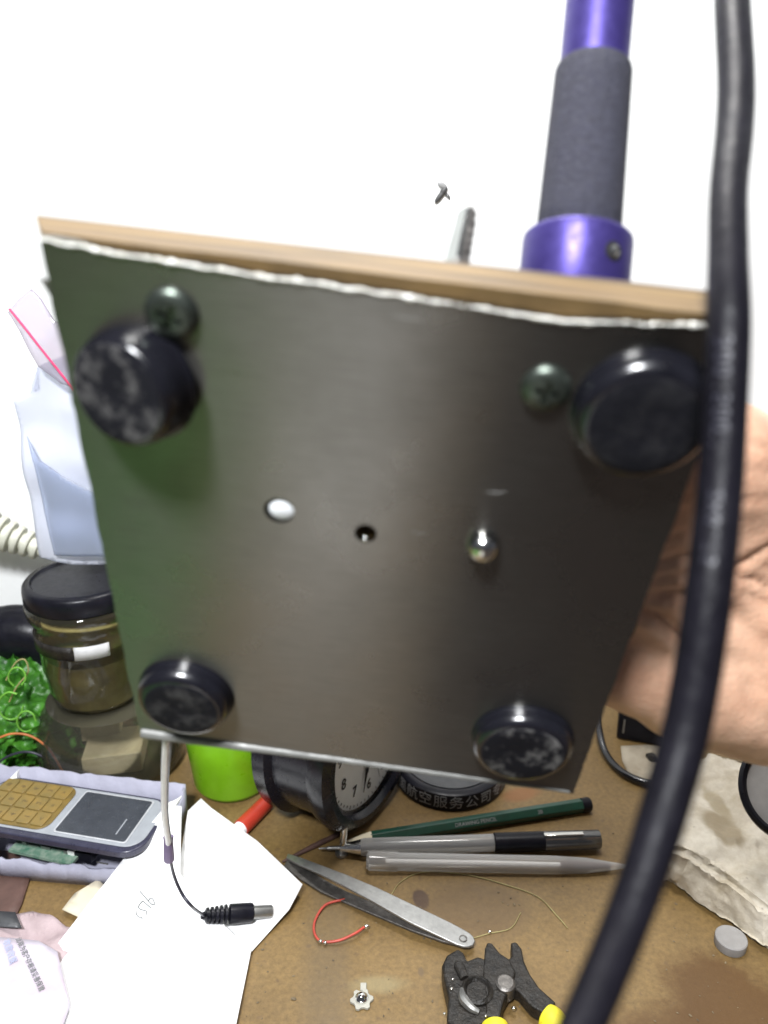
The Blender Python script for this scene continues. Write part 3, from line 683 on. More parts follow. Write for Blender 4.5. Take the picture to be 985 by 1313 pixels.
g = MB(); g.prism([ba - bw * 0.5, bb - bw * 0.5, bb + bw * 1.1, ba + bw * 1.1], (0, 0, -0.14)); g.build('board', M['pcb'], pc)
g = MB()
for k in range(5): g.box(ba.lerp(bb, 0.15 + 0.17 * k) + bw * (0.1 + 0.3 * (k % 2)) + Z * 0.08, bu * (0.12 + 0.06 * (k % 3)), bw * 0.13, Z * 0.09)
g.build('components', M['steel'], pc, bevel=0.02)
rc_ = empty('connector', DP(100, 1097, 0.9), 'small black and white connector beside the circuit board in the tray', 'connector')
g = MB(); q = DP(110, 1094, 0.95); g.box(q, bu * 0.45, bw * 0.3, Z * 0.25); g.build('connector_body', M['black'], rc_, bevel=0.04)
g = MB(); g.box(q - bw * 0.12 - bu * 0.55 + Z * 0.12, bu * 0.18, bw * 0.22, Z * 0.16); g.build('connector_clip', M['phonewhite'], rc_, bevel=0.03)

# scraps in the lower left corner
flat = lambda z: (lambda p: z)
tag(sheet('brown_board', [(-40, 1090), (22, 1092), (40, 1122), (28, 1160), (22, 1172), (-40, 1180)], flat(0.10), M['brown'], th=0.12), 'dark red-brown board scrap under the tray corner at the left edge', 'board')
tag(sheet('card_scrap', [(80, 1167), (96, 1146), (118, 1140), (126, 1128), (132, 1134), (150, 1140), (110, 1180)], flat(0.28), M['cream'], th=0.04, amp=0.05), 'small torn cream card sticking out from under the large paper', 'card')
tag(sheet('tissue', [(20, 1172), (42, 1166), (64, 1171), (84, 1183), (110, 1196), (80, 1230), (60, 1260), (-20, 1222), (-20, 1190)], flat(0.35), M['pink'], th=0.05, amp=0.35, fr=1.1, step=9), 'crumpled pale pink tissue at the left edge below the tray', 'tissue')
tag(sheet('foil_strip', [(-10, 1168), (20, 1170), (28, 1190), (-10, 1188)], flat(0.66), M['darkgrey'], th=0.05), 'short black strip lying on the pink tissue', 'strip')
rcp = sheet('receipt', [(-30, 1200), (18, 1203), (50, 1208), (74, 1222), (90, 1290), (60, 1380), (-60, 1380)], flat(0.62), M['receipt'], th=0.03, amp=0.12, fr=0.4)
tag(rcp, 'printed pinkish white receipt at the lower left corner', 'receipt')
g = MB()
def prt(s_, x0, y0, x1, y1, size, z=0.74):
    a, b = DP(x0, y0, z), DP(x1, y1, z); u_ = (b - a).normalized(); w_ = Z.cross(u_)
    m__ = (a + b) / 2; g.text(s_, size, lambda x, y, q_: V((m__ + u_ * x + w_ * y).to_tuple()) + Z * q_, 0.003)
prt('收款收据', 8, 1208, 16, 1232, 0.34); g.build('blue_heading', M['blueprint'], rcp, smooth=0)
g = MB(); prt('此联为客户存根请妥善保管', 26, 1210, 50, 1262, 0.26); g.build('small_print', M['ink'], rcp, smooth=0)

# ------------------------------------------------------------------ left group
jc = DP(148, 972); 
tub = empty('plastic_tub', jc, 'low clear plastic tub standing under the black-lidded jar', 'tub')
g = MB(); g.lathe(jc, Z, [(3.4, 0.0), (3.75, 0.12), (3.95, 0.5), (3.85, 2.6), (3.4, 3.8), (3.1, 4.25)], 64, close=False); g.build('tub_wall', M['glass2'], tub, smooth=60)
g = MB(); g.lathe(jc, Z, [(0.0, 0.10), (3.3, 0.10), (3.3, 0.18), (0, 0.18)], 48); g.build('tub_floor', M['glass2'], tub)
g = MB(); g.lathe(jc, Z, [(3.1, 4.22), (3.1, 4.30), (0, 4.30)], 48); g.build('tub_top', M['glass2'], tub)
g = MB(); g.box(jc + V((0.3, -0.5, 0.9)), V((1.5, 0.3, 0)), V((-0.2, 1.3, 0)), V((0, 0, 0.6))); g.box(jc + V((-0.8, 0.9, 2.0)), V((1.0, 0.3, 0)), V((-0.2, 0.9, 0)), V((0, 0, 0.7))); tag(g.build('cardboard_block', M['scrap'], smooth=0, bevel=0.05), 'folded tan cardboard seen inside the clear tub', 'cardboard')
uj = V((jc.x - 0.35, jc.y, 4.32))
jar = empty('storage_jar', uj, 'clear jar with a black screw lid standing on the plastic tub', 'jar')
g = MB(); g.lathe(uj, Z, [(0.0, 0.05), (2.0, 0.03), (2.3, 0.2), (2.42, 0.5), (2.55, 1.9), (2.62, 2.1), (2.66, 3.4), (2.74, 3.5), (2.76, 4.4), (2.7, 4.55), (2.8, 5.0), (3.0, 5.3), (3.05, 5.7), (3.02, 5.9), (2.8, 6.0)], 64, close=False); g.build('jar_glass', M['glass'], jar, smooth=60)
g = MB(); g.lathe(uj, Z, [(2.15, 0.22), (2.25, 0.5), (2.4, 1.8), (2.45, 2.9), (1.6, 3.15), (0, 3.2)], 40); g.build('jar_content', M['content'], jar)
g = MB(); g.lathe(uj, Z, [(2.0, 3.6), (2.4, 3.7), (2.35, 4.9), (1.4, 5.2), (0, 5.3)], 40); g.build('jar_content', M['content'], jar)
g = MB(); g.lathe(uj, Z, [(2.8, 5.92), (2.95, 5.95), (3.02, 6.05), (3.02, 6.6), (2.98, 6.85), (2.85, 7.0), (2.6, 7.02), (2.5, 6.9), (0, 6.9)], 64); g.build('jar_lid', M['black'], jar, smooth=45)
def band(name, m, a0, a1, z0, z1, r):
    g = MB(); n_ = 14; lo = []; 
    for i in range(n_ + 1):
        w = R(a0 + (a1 - a0) * i / n_); lo.append(uj + V((math.cos(w) * r, math.sin(w) * r, z0)))
    g.add(lo + [p + Z * (z1 - z0) for p in lo], [(i, i + 1, n_ + 2 + i, n_ + 1 + i) for i in range(n_)]); return g.build(name, m, jar, smooth=180, solid=0.03)
band('dark_label', M['grease'], 195, 272, 3.6, 4.35, 2.79); band('white_label', M['glasspatch'], 273, 308, 3.6, 4.35, 2.80)
tag(MB().tube([DP(52, 940, 0.9), DP(52, 912, 1.6), DP(52, 886, 2.6)], [0.35, 0.5, 0.4], 14).build('bottle_cap', M['tray'], smooth=80), 'small grey-blue plastic stopper leaning left of the clear tub', 'stopper')

# zip bag leaning on the jar lid
bag = empty('zip_bag', YP(90, 722, 37), 'crumpled translucent zip bag with red zip line standing on the black jar lid', 'plastic bag')
BY = 37.2
def bagmesh(px, y0, thick, name, m, seed, amp=0.25):
    o = sheet(name, px, None, m, bag, th=thick, amp=amp, fr=0.45, step=8, mp=lambda x, y: YP(x, y, y0))
    return o
bagmesh([(18, 515), (38, 504), (50, 500), (49, 470), (90, 450), (150, 470), (190, 560), (205, 720), (130, 722), (52, 716), (47, 690), (38, 640), (31, 590), (24, 550)], BY, 0.15, 'bag_body', M['bag'], 1, 0.5)
bagmesh([(10, 402), (22, 385), (38, 372), (52, 385), (70, 410), (100, 420), (130, 480), (110, 500), (78, 492), (50, 470), (25, 425)], BY - 0.7, 0.03, 'bag_flap', M['bagthin'], 2, 0.4)
bagmesh([(34, 560), (46, 600), (56, 655), (70, 712), (150, 714), (140, 640), (80, 610), (52, 590)], BY - 0.6, 0.03, 'bag_fold', M['bagfold'], 3, 0.2)
M['zip'] = basic('red_zip', (0.75, 0.06, 0.17), 0.4)
g = MB(); g.tube(spline([YP(12, 396, BY - 1.3), YP(30, 418, BY - 1.3), YP(55, 450, BY - 1.3), YP(95, 500, BY - 1.2)], 6), 0.055, 8); g.build('zip_line', M['zip'], bag)

# beige ribbed cord
co0, co1 = YP(-30, 672, 41.5), YP(58, 706, 41.5)
cord = empty('beige_cord', co0, 'beige cord with ribbed strain relief at the left edge beside the zip bag', 'cord')
ax_ = (co1 - co0).normalized(); L = (co1 - co0).length; prof = [(0.9, -1.5), (1.05, 0)]
n_ = 7
for k in range(n_):
    t = k / n_; r_ = 1.15 - 0.55 * t; z_ = 0.1 + (L - 0.2) * t; dz = (L - 0.2) / n_
    prof += [(r_, z_), (r_ * 1.02, z_ + dz * 0.35), (r_ * 0.95, z_ + dz * 0.55), (r_ * 0.62, z_ + dz * 0.62), (r_ * 0.62, z_ + dz * 0.92)]
g = MB(); g.lathe(co0, ax_, prof, 28); g.build('strain_relief', M['coil'], cord, smooth=40)
g = MB(); g.tube(spline([co1 - ax_ * 0.3, co1 + ax_ * 1.2, co1 + V((2.6, 0.6, -3)), co1 + V((3.4, 0.8, -8)), V((co1.x + 3, 42.6, 0.3)), V((co1.x + 9, 42.8, 0.3))], 8), 0.26, 12); g.build('cord_sheath', M['coil'], cord, smooth=80)
g = MB(); g.tube(spline([co0 - ax_ * 1.2, co0 - ax_ * 2.5 + V((0, 0, -1)), co0 + V((-4, 0, -6)), V((co0.x - 5, 41, 0.4)), V((co0.x - 12, 40, 0.4))], 8), 0.3, 12); g.build('cord_sheath', M['coil'], cord, smooth=80)
# black handle
hd = empty('tool_handle', DP(-120, 960), 'black plastic tool handle poking in at the left edge above the green film', 'tool')
g = MB(); g.tube(spline([DP(-190, 1000, 1.2), YP(-120, 900, 39), YP(-60, 820, 39.5), YP(0, 812, 40), YP(48, 814, 40), YP(72, 842, 40), YP(76, 866, 40)], 8), lerp1([0, .3, .55, .7, .82, .93, 1], [1.2, 1.3, 1.6, 1.45, 1.3, 0.9, 0.3], 49), 20); g.build('handle_grip', M['black'], hd, smooth=80)
# green heap
def blob(name, C, rx, ry, rz, m, amp, fr, seed, par=None, flatz=None):
    bm = bmesh.new(); bmesh.ops.create_icosphere(bm, subdivisions=6, radius=1)
    g = MB(); vs = []
    for v in bm.verts:
        d = v.co.normalized(); k = 1 + amp * (noise.noise(d * fr + V((seed, 0, 0))) + 0.55 * (1 - 2 * abs(noise.noise(d * fr * 2.3 + V((0, seed, 0))))) + 0.25 * noise.noise(d * fr * 6))
        p = V((d.x * rx * k, d.y * ry * k, d.z * rz * k)) + V(C)
        if flatz is not None: p.z = max(p.z, flatz)
        vs.append(p)
    g.add(vs, [tuple(x.index for x in f.verts) for f in bm.faces]); bm.free()
    return g.build(name, m, par, smooth=70)
gh = blob('plastic_film', (DP(15, 965).x, 38.6, 1.7), 3.7, 3.2, 3.6, M['greenbag'], 0.30, 2.1, 3, None, 0.02); tag(gh, 'crumpled bright green plastic film heaped at the left edge', 'plastic film')
g = MB()
for k in range(5):
    w = [DP(5 + 9 * k + random.uniform(-5, 5), 948 - 8 * k + random.uniform(-5, 5), 2.6) for _ in range(1)]
def wire(pts, r, m, name, label, cat='wire'):
    g = MB(); pp = spline(pts, 8); g.tube(pp, r, 8); return tag(g.build(name, m, smooth=80), label, cat)
def front(px, py, y=34.9): return YP(px, py, y)
wire([front(-10, 950), front(15, 941), front(40, 944), front(62, 960), front(78, 985), front(85, 1000, 34.6)], 0.06, M['orangewire'], 'orange_wire', 'thin orange wire curving over the green film')
wire([front(-10, 985), front(10, 970), front(35, 964), front(58, 972), front(75, 988), front(80, 1000, 34.6)], 0.07, M['blackwire'], 'black_wire', 'thin black wire arching low over the green film behind the tray')
for k_, (x_, y_, w_) in enumerate(((14, 905, 16), (34, 925, 12), (22, 868, 11))):
    lp = [front(x_ + w_ * math.cos(t_ + k_), y_ + w_ * 1.1 * math.sin(t_ + k_), 35.4 - 0.05 * t_) for t_ in [q_ * 0.75 for q_ in range(8)]]
    wire(lp, 0.05, M['cup2'], 'green_strap', ('bright green strap looped low on the green film', 'bright green strap looped beside the grey stopper', 'bright green strap curled just under the black handle')[k_], 'strap')
wire([front(8, 872, 35.6), front(20, 850, 35.6), front(32, 846, 35.6), front(36, 862, 35.6), front(22, 880, 35.6), front(12, 900, 35.6)], 0.04, M['content'], 'tan_thread', 'loose tan thread looped at the top of the green film', 'thread')

# green cup
gc = DP(300, 1000)
cup = empty('green_cup', gc, 'lime green plastic cup standing between the clear tub and the clock', 'cup')
g = MB(); g.lathe(gc, Z, [(0, 0.05), (1.75, 0.05), (1.95, 0.12), (2.1, 0.4), (2.55, 5.5), (2.7, 5.6), (2.7, 5.75), (2.5, 5.75), (2.0, 0.4), (0, 0.3)], 56, close=False); g.build('cup_wall', M['greencup'], cup, smooth=45)

# red cap marker lying by the clock
rk = empty('red_marker', DP(325, 1045), 'red-capped marker tip showing between the papers and the clock', 'marker')
a, b = DP(345, 1026, 0.4), DP(309, 1062, 0.4); ax_ = (b - a).normalized()
g = MB(); g.lathe(a, ax_, [(0.0, -0.02), (0.34, 0), (0.40, 0.08), (0.43, (b - a).length - 0.1), (0.42, (b - a).length)], 28); g.build('marker_cap', M['red'], rk, smooth=40)
g = MB(); g.lathe(b, ax_, [(0.37, 0), (0.37, 0.5), (0.36, 4.0), (0.2, 4.3)], 28); g.build('marker_body', M['cordwhite'], rk, smooth=40)

# ------------------------------------------------------------------ alarm clock
ca = V((math.sin(R(60)), -math.cos(R(60)), 0)); cc = YP(477, 944, 33.0); cc.z = 4.75
clock = empty('alarm_clock', V((cc.x, cc.y, 0)), 'black round alarm clock with white dial turned to the right', 'clock')
g = MB(); g.lathe(cc, ca, [(0, -4.3), (3.6, -4.3), (4.3, -4.1), (4.72, -3.7), (4.75, -3.0), (4.35, -2.8), (4.35, -2.4), (4.3, -0.9), (4.55, -0.75), (4.68, -0.3), (4.62, 0.15), (4.3, 0.42), (3.95, 0.42), (3.7, 0.15), (3.66, -0.12)], 80, close=False)
M['clockblack'] = basic('clock_black', (0.006, 0.006, 0.010), 0.25, spec=0.35)
g.build('clock_case', M['clockblack'], clock, smooth=35)
g = MB(); g.lathe(cc, ca, [(0, -0.1), (3.68, -0.1), (3.68, -0.2), (0, -0.2)], 64); dl = g.build('dial', M['dial'], clock)
cu = Z.cross(ca).normalized(); cu = cu; cv = Z.copy()
rot = R(-4)
def CPt(x, y, z=0.0): 
    return cc + cu * (x * math.cos(rot) - y * math.sin(rot)) + cv * (x * math.sin(rot) + y * math.cos(rot)) + ca * (z - 0.07)
g = MB()
for k in range(1, 13):
    w = R(90 - 30 * k); X_, Y_ = 2.75 * math.cos(w), 2.75 * math.sin(w)
    g.text(str(k), 0.82, lambda x, y, z: CPt(X_ + x, Y_ + y, z), 0.01)
g.build('dial_numerals', M['darkink'], dl, smooth=0)
g = MB()
for k in range(60):
    w = R(6 * k); g.tube([CPt(3.42 * math.cos(w), 3.42 * math.sin(w), 0), CPt((3.54 if k % 5 else 3.6) * math.cos(w), (3.54 if k % 5 else 3.6) * math.sin(w), 0)], 0.02, 4)
g.build('dial_ticks', M['darkink'], dl, smooth=0)
def handb(w, l, th, name, m=M['darkink']):
    g = MB(); w = R(w); d = (math.cos(w), math.sin(w)); 
    g.tube([CPt(-0.4 * d[0], -0.4 * d[1], 0.08), CPt(0.6 * l * d[0], 0.6 * l * d[1], 0.08), CPt(l * d[0], l * d[1], 0.08)], [th * 0.7, th, th * 0.3], 6); g.build(name, m, clock)
handb(-103, 2.9, 0.07, 'minute_hand'); handb(-100, 1.9, 0.12, 'hour_hand'); handb(-72, 3.0, 0.03, 'second_hand')
g = MB(); g.lathe(cc, ca, [(3.72, 0.16), (3.4, 0.24), (2.2, 0.33), (0, 0.38)], 64, close=False)
M['clockglass'] = clear('clock_lens', (0.98, 0.98, 0.98), -0.15, 0.03); g.build('clock_lens', M['clockglass'], clock, smooth=90)
g = MB()
for s_ in (0.0, 0.18): 
    pts = []
    for k in range(12):
        w = R(100 + 8 * k); pts.append(cc + ca * (-3.35 + s_) + (cu * -math.sin(w) * 1 + cv * math.cos(w)) * 4.77)
g.tube(pts, 0.02, 5); 
# ------------------------------------------------------------------ round tin with white characters on its rim
tc_ = DP(577, 992); tin = empty('round_case', tc_, 'flat round black case with white characters round its rim, lying behind the pens', 'case')
g = MB(); g.lathe(tc_, Z, [(2.9, 0), (3.05, 0.06), (3.05, 1.0), (2.95, 1.06), (2.6, 1.06), (2.5, 0.98), (0, 0.98)], 72); g.build('case_body', M['black'], tin, smooth=40)
g = MB(); g.lathe(tc_, Z, [(2.45, 0.975), (2.45, 1.02), (0, 1.02)], 64); g.build('case_top', M['darkgrey'], tin, smooth=40)
g = MB()
for k, ch in enumerate('中国航空服务公司专用'):
    w = R(-90 + (k - 4.9) * 15.5)
    rd = V((math.cos(w), math.sin(w), 0)); tg = V((-math.sin(w), math.cos(w), 0))
    g.text(ch, 0.78, lambda x, y, z: tc_ + rd * (3.056 + z) + tg * x + Z * (0.53 + y), 0.006)
g.build('rim_characters', M['whiteprint'], tin, smooth=0)

# ------------------------------------------------------------------ pencil and pens
def stick(a, b): return (b - a).normalized(), (b - a).length
a, b = DP(436, 1082, 0.36), DP(757, 1031, 0.36); ax_, L = stick(a, b)
pen = empty('pencil', a, 'dark green hexagonal pencil behind the two clear pens', 'pencil')
g = MB(); g.lathe(a, ax_, [(0.36, 1.5), (0.36, L - 0.45)], 6); g.build('pencil_body', M['pencil'], pen, smooth=0, bevel=0.03)
g = MB(); g.lathe(a, ax_, [(0.03, 0.0), (0.10, 0.3), (0.35, 1.55)], 16); g.build('sharpened_tip', M['cream'], pen)
g = MB(); g.lathe(a, ax_, [(0.365, L - 0.5), (0.37, L - 0.1), (0.3, L), (0, L)], 24); g.build('end_cap', M['black'], pen, smooth=40)
up_ = (Z - ax_ * Z.dot(ax_)).normalized(); nf = (EYE - a.lerp(b, .5)); nf = (nf - ax_ * nf.dot(ax_)).normalized(); wf = nf.cross(ax_)
g = MB(); m0 = a + ax_ * (L * 0.52) + nf * 0.34; g.text('DRAWING PENCIL', 0.26, lambda x, y, z: m0 + ax_ * x + wf * y + nf * z, 0.004); g.build('pencil_lettering', M['whiteprint'], pen, smooth=0); g = MB()
m1 = a + ax_ * (L * 0.78) + nf * 0.34; g.text('2B', 0.26, lambda x, y, z: m1 + ax_ * x + wf * y + nf * z, 0.004)
g.build('pencil_lettering', M['whiteprint'], pen, smooth=0)
a, b = DP(409, 1088, 0.45), DP(769, 1076, 0.55); ax_, L = stick(a, b)
pen = empty('gel_pen', a, 'gel pen with clear barrel, black grip and shiny clear cap end', 'pen')
g = MB(); g.lathe(a, ax_, [(0.03, 0), (0.05, 0.35), (0.09, 0.4), (0.10, 1.0)], 16); g.build('pen_tip', M['steel'], pen)
g = MB(); g.lathe(a, ax_, [(0.14, 1.0), (0.26, 1.5), (0.36, 2.0)], 20); g.build('nose_cone', M['chrome'], pen)
x1, x2 = L * 0.62, L * 0.80
g = MB(); g.lathe(a, ax_, [(0.37, 2.0), (0.40, 2.2), (0.40, x1)], 24); g.build('clear_barrel', M['barrel'], pen, smooth=40)
g = MB(); g.tube([a + ax_ * 1.8, a + ax_ * x1], 0.16, 12); g.build('ink_refill', M['darkgrey'], pen)
g = MB(); g.lathe(a, ax_, [(0.40, x1), (0.45, x1 + 0.05), (0.45, x2)], 28); g.build('black_grip', M['black'], pen, smooth=40)
M['capclear'] = clear('smoky_cap', (0.45, 0.43, 0.42), 0.35, 0.12, 0.15, (0.4, 0.4, 0.4))
g = MB(); g.lathe(a, ax_, [(0.44, x2), (0.44, L - 0.05), (0.40, L), (0, L)], 28); g.build('cap_end', M['capclear'], pen, smooth=40)
g = MB(); g.tube([a + ax_ * (x2 + 0.1), a + ax_ * (L - 0.2)], 0.22, 12); g.build('cap_core', M['darkgrey'], pen)
g = MB(); g.box(a + ax_ * (x2 + 0.9) + Z * 0.47 - V((0, 0.1, 0)), ax_ * 0.95, Z.cross(ax_) * 0.1, Z * 0.04); g.build('pocket_clip', M['chrome'], pen, bevel=0.02)
a, b = DP(470, 1104, 0.42), DP(806, 1111, 0.30); ax_, L = stick(a, b)
pen = empty('clear_pen', a, 'empty frosted clear pen barrel tapering to the right, nearest of the pens', 'pen')
g = MB(); g.lathe(a, ax_, [(0, 0), (0.30, 0), (0.42, 0.12), (0.43, 1.4), (0.40, 1.5), (0.40, L * 0.72), (0.34, L * 0.84), (0.16, L * 0.95), (0.06, L)], 28); g.build('pen_barrel', M['barrel'], pen, smooth=40)
g = MB(); g.tube([a + ax_ * 0.9, a + ax_ * 6, a + ax_ * (L - 1)], [0.12, 0.14, 0.1], 10); g.build('ink_tube', M['cordwhite'], pen)
g = MB(); g.lathe(a, ax_, [(0.17, L * 0.74), (0.19, L * 0.8), (0.12, L * 0.93)], 16); g.build('dark_nib_holder', M['brown'], pen)
# rivet
a = DP(438, 1096, 0.0); a.z = 0.02; b = YP(443, 1052, a.y + 0.15)
rv = empty('steel_pin', a, 'small shiny steel pin standing upright beside the pen tips', 'pin')
ax_, L = stick(a, b)
g = MB(); g.lathe(a, ax_, [(0.30, 0.0), (0.32, 0.08), (0.30, 0.16), (0.16, 0.18)], 20); g.build('pin_head', M['steel'], rv)
g = MB(); g.lathe(a, ax_, [(0.16, 0.18), (0.16, L - 0.05), (0.13, L)], 20); g.build('pin_shank', M['chrome'], rv)
tag(MB().tube([DP(362, 1105, 0.15), DP(400, 1086, 0.15), DP(446, 1064, 0.15)], [0.05, 0.13, 0.12], 10).build('thin_rod', M['brown']), 'thin dark rod running from the paper to the foot of the clock', 'rod')

# tweezers
tw = empty('tweezers', DP(608, 1208), 'flat steel tweezers lying diagonally on the desk', 'tweezers')
M['tweezer'] = basic('tweezer_steel', (0.34, 0.34, 0.33), 0.42, metal=0.75, vs=2.5, bmp=0.1)
def strip(px, zs, name, m, th=0.12):
    """px: list of (x, y, halfwidth px) centre line"""
    g = MB(); L_, R_ = [], []
    for i, (x, y, w) in enumerate(px):
        x0, y0 = px[max(0, i - 1)][:2]; x1, y1 = px[min(len(px) - 1, i + 1)][:2]; l = math.hypot(x1 - x0, y1 - y0); nx, ny = -(y1 - y0) / l, (x1 - x0) / l
        L_.append(DP(x + nx * w, y + ny * w, zs[i])); R_.append(DP(x - nx * w, y - ny * w, zs[i]))
    n_ = len(px); vs = L_ + R_ + [p - Z * th for p in L_] + [p - Z * th for p in R_]
    fs = []
    for i in range(n_ - 1):
        fs += [(i, i + 1, n_ + i + 1, n_ + i), (2 * n_ + i, 3 * n_ + i, 3 * n_ + i + 1, 2 * n_ + i + 1), (i, 2 * n_ + i, 2 * n_ + i + 1, i + 1), (n_ + i, n_ + i + 1, 3 * n_ + i + 1, 3 * n_ + i)]
    fs += [(0, n_, 3 * n_, 2 * n_), (n_ - 1, 3 * n_ - 1, 4 * n_ - 1, 2 * n_ - 1)]
    g.add(vs, fs); return g.build(name, m, tw, smooth=35, bevel=0.03)
end = [(590, 1201, 10.5), (598, 1204.5, 9.5), (604, 1207, 7), (608, 1209, 2.5)]
strip([(368, 1097, 3), (385, 1104, 5), (412, 1115, 5.5), (440, 1127, 7), (480, 1146, 9), (530, 1172, 11), (570, 1191, 11)] + end, [0.25, 0.6, 0.95, 1.05, 1.0, 0.85, 0.62, 0.55, 0.52, 0.5, 0.5], 'tweezer_arm', M['tweezer'])
strip([(366, 1106, 5), (388, 1119, 8), (415, 1136, 8), (440, 1148, 7), (480, 1165, 7), (530, 1185, 8), (570, 1198, 9)] + end, [0.16, 0.16, 0.16, 0.16, 0.16, 0.2, 0.3, 0.36, 0.36, 0.36, 0.36], 'tweezer_arm', M['darksteel'])
g = MB(); q = DP(594, 1203, 0.56); g.lathe(q, Z, [(0.17, -0.04), (0.17, 0.012), (0.13, 0.012), (0.13, -0.04)], 20); g.build('stamped_ring', M['darksteel'], tw)

rw = wire([DP(442, 1153, 0.12), DP(418, 1160, 0.14), DP(405, 1178, 0.12), DP(403, 1195, 0.12), DP(412, 1207, 0.12), DP(434, 1206, 0.2), DP(455, 1197, 0.3), DP(467, 1189, 0.25)], 0.055, M['redwire'], 'red_wire', 'short looped red wire with tinned ends below the tweezers')
g = MB(); g.ball(DP(411, 1207, 0.16), V((.1, 0, 0)), V((0, .08, 0)), V((0, 0, .08)), 12, 8); g.ball(DP(417, 1209, 0.16), V((.09, 0, 0)), V((0, .08, 0)), V((0, 0, .08)), 12, 8); g.ball(DP(470, 1188, 0.25), V((.13, 0, 0)), V((0, .09, 0)), V((0, 0, .09)), 12, 8); g.build('tinned_end', M['solder'], rw)
tag(MB().tube(spline([DP(500, 1150, .04), DP(515, 1130, .04), DP(545, 1118, .05), DP(600, 1122, .05), DP(650, 1135, .04), DP(690, 1150, .04), DP(715, 1175, .04), DP(728, 1190, .04)], 8), 0.022, 5).build('fine_thread', M['content'], smooth=80), 'fine clear thread curving on the desk below the pens', 'thread')
tag(MB().tube(spline([DP(600, 1205, .04), DP(627, 1197, .04), DP(655, 1190, .04), DP(668, 1170, .04)], 8), 0.018, 5).build('fine_thread', M['content'], smooth=80), 'fine short thread right of the tweezers end', 'thread')
tag(MB().ball(DP(628, 1195, 0.07), V((.09, 0, 0)), V((0, .07, 0)), V((0, 0, .07)), 12, 8).build('solder_blob', M['solder'], smooth=80), 'tiny bright solder bead to the right of the tweezers', 'solder bead')

# LED on a star board
lc = DP(464, 1284, 0.0); led = empty('led_board', lc, 'tiny white star-shaped board with a domed light chip on the bare desk', 'light chip')
pts = []
for k in range(24):
    w = 2 * math.pi * k / 24; r_ = 0.46 if (k // 2) % 2 == 0 else 0.36; pts.append(lc + V((math.cos(w) * r_, math.sin(w) * r_, 0.02)))
g = MB(); g.prism(pts, (0, 0, 0.12)); g.box(lc + V((0.05, 0.55, 0.09)), (0.12, 0, 0), (0, 0.16, 0), (0, 0, 0.05)); M['ledb'] = basic('white_board', (0.36, 0.35, 0.30), 0.5); g.build('star_board', M['ledb'], led, smooth=0, bevel=0.02)
g = MB(); g.lathe(lc, Z, [(0.25, 0.14), (0.25, 0.22), (0.2, 0.24), (0.17, 0.33), (0.09, 0.4), (0, 0.42)], 24); g.build('dome', M['chrome'], led, smooth=50)

# pliers
pl_ = empty('cutting_pliers', DP(655, 1290), 'black greasy cutting pliers with yellow handles at the lower edge', 'pliers')
def ppoly(px, z0, z1, name, m, bev=0.08, par=pl_): 
    pts_ = [DP(x, y, z0) for x, y in px]; g = MB(); g.prism(pts_, (0, 0, z1 - z0)); return g.build(name, m, par, smooth=40, bevel=bev, seg=3)
ppoly([(654, 1222), (661, 1221), (668, 1230), (671, 1246), (678, 1262), (690, 1280), (712, 1300), (700, 1316), (680, 1304), (664, 1285), (650, 1278), (640, 1262), (648, 1246), (655, 1240)], 0.15, 0.75, 'jaw_half', M['grease'])
ppoly([(624, 1224), (630, 1225), (640, 1238), (652, 1246), (660, 1262), (655, 1282), (645, 1300), (640, 1322), (622, 1320), (622, 1296), (618, 1270), (620, 1245), (621, 1232)], 0.25, 0.95, 'jaw_half', M['grease'])
g = MB(); g.lathe(DP(648, 1264, 0.9), Z, [(0.38, -0.4), (0.38, 0.15), (0.3, 0.22), (0, 0.22)], 24); g.build('pivot', M['darksteel'], pl_)
for pts_ in ([(698, 1303, 0.7), (710, 1314, 0.75), (722, 1345, 0.75), (735, 1420, 0.7)], [(634, 1313, 0.8), (636, 1328, 0.8), (640, 1360, 0.75), (655, 1430, 0.7)]):
    g = MB(); ln = spline([DP(*p) for p in pts_], 8); g.tube(ln, lerp1([0, .08, .3, 1], [0.30, 0.50, 0.55, 0.5], len(ln)), 20); g.build('handle', M['yellow'], pl_, smooth=80)
g = MB(); g.ball(DP(659, 1293, 0.35), V((.1, 0, 0)), V((0, .08, 0)), V((0, 0, .08)), 12, 8); 
tag(g.build('solder_blob', M['solder']), 'tiny bright solder bead between the pliers handles', 'solder bead')
# greasy clamp beside it
cl_ = empty('greasy_clamp', DP(595, 1285), 'black greasy clamp head with scraped grey spots left of the cutting pliers', 'clamp')
ppoly([(572, 1245), (580, 1240), (587, 1236), (594, 1242), (598, 1252), (612, 1246), (622, 1250), (630, 1262), (632, 1280), (624, 1300), (626, 1330), (590, 1345), (572, 1330), (574, 1300), (568, 1272), (566, 1258)], 0.02, 0.9, 'clamp_body', M['grease'], 0.12, cl_)
g = MB(); g.lathe(DP(612, 1272, 0.88), Z, [(0.62, -0.2), (0.62, 0.12), (0.5, 0.2), (0.40, 0.05), (0, 0.02)], 28); g.build('clamp_ring', M['grease'], cl_, smooth=40)
g = MB(); g.tube(spline([DP(592, 1268, 1.0), DP(594, 1280, 1.02), DP(604, 1292, 1.0), DP(614, 1298, 0.95)], 6), lerp1([0, .4, 1], [0.08, 0.2, 0.1], 19), 8); g.build('scraped_edge', M['steel'], cl_)
g = MB(); g.tube([DP(583, 1236, 0.3), DP(589, 1240, 0.9), DP(596, 1256, 0.9)], [0.10, 0.22, 0.2], 10); g.build('bent_hook', M['grease'], cl_)
g = MB(); 
for (x, y) in ((579, 1268), (581, 1256), (623, 1303), (570, 1300)): g.ball(DP(x, y, 0.95), V((.07, 0, 0)), V((0, .06, 0)), V((0, 0, .06)), 10, 6)
g.build('solder_specks', M['solder'], cl_)

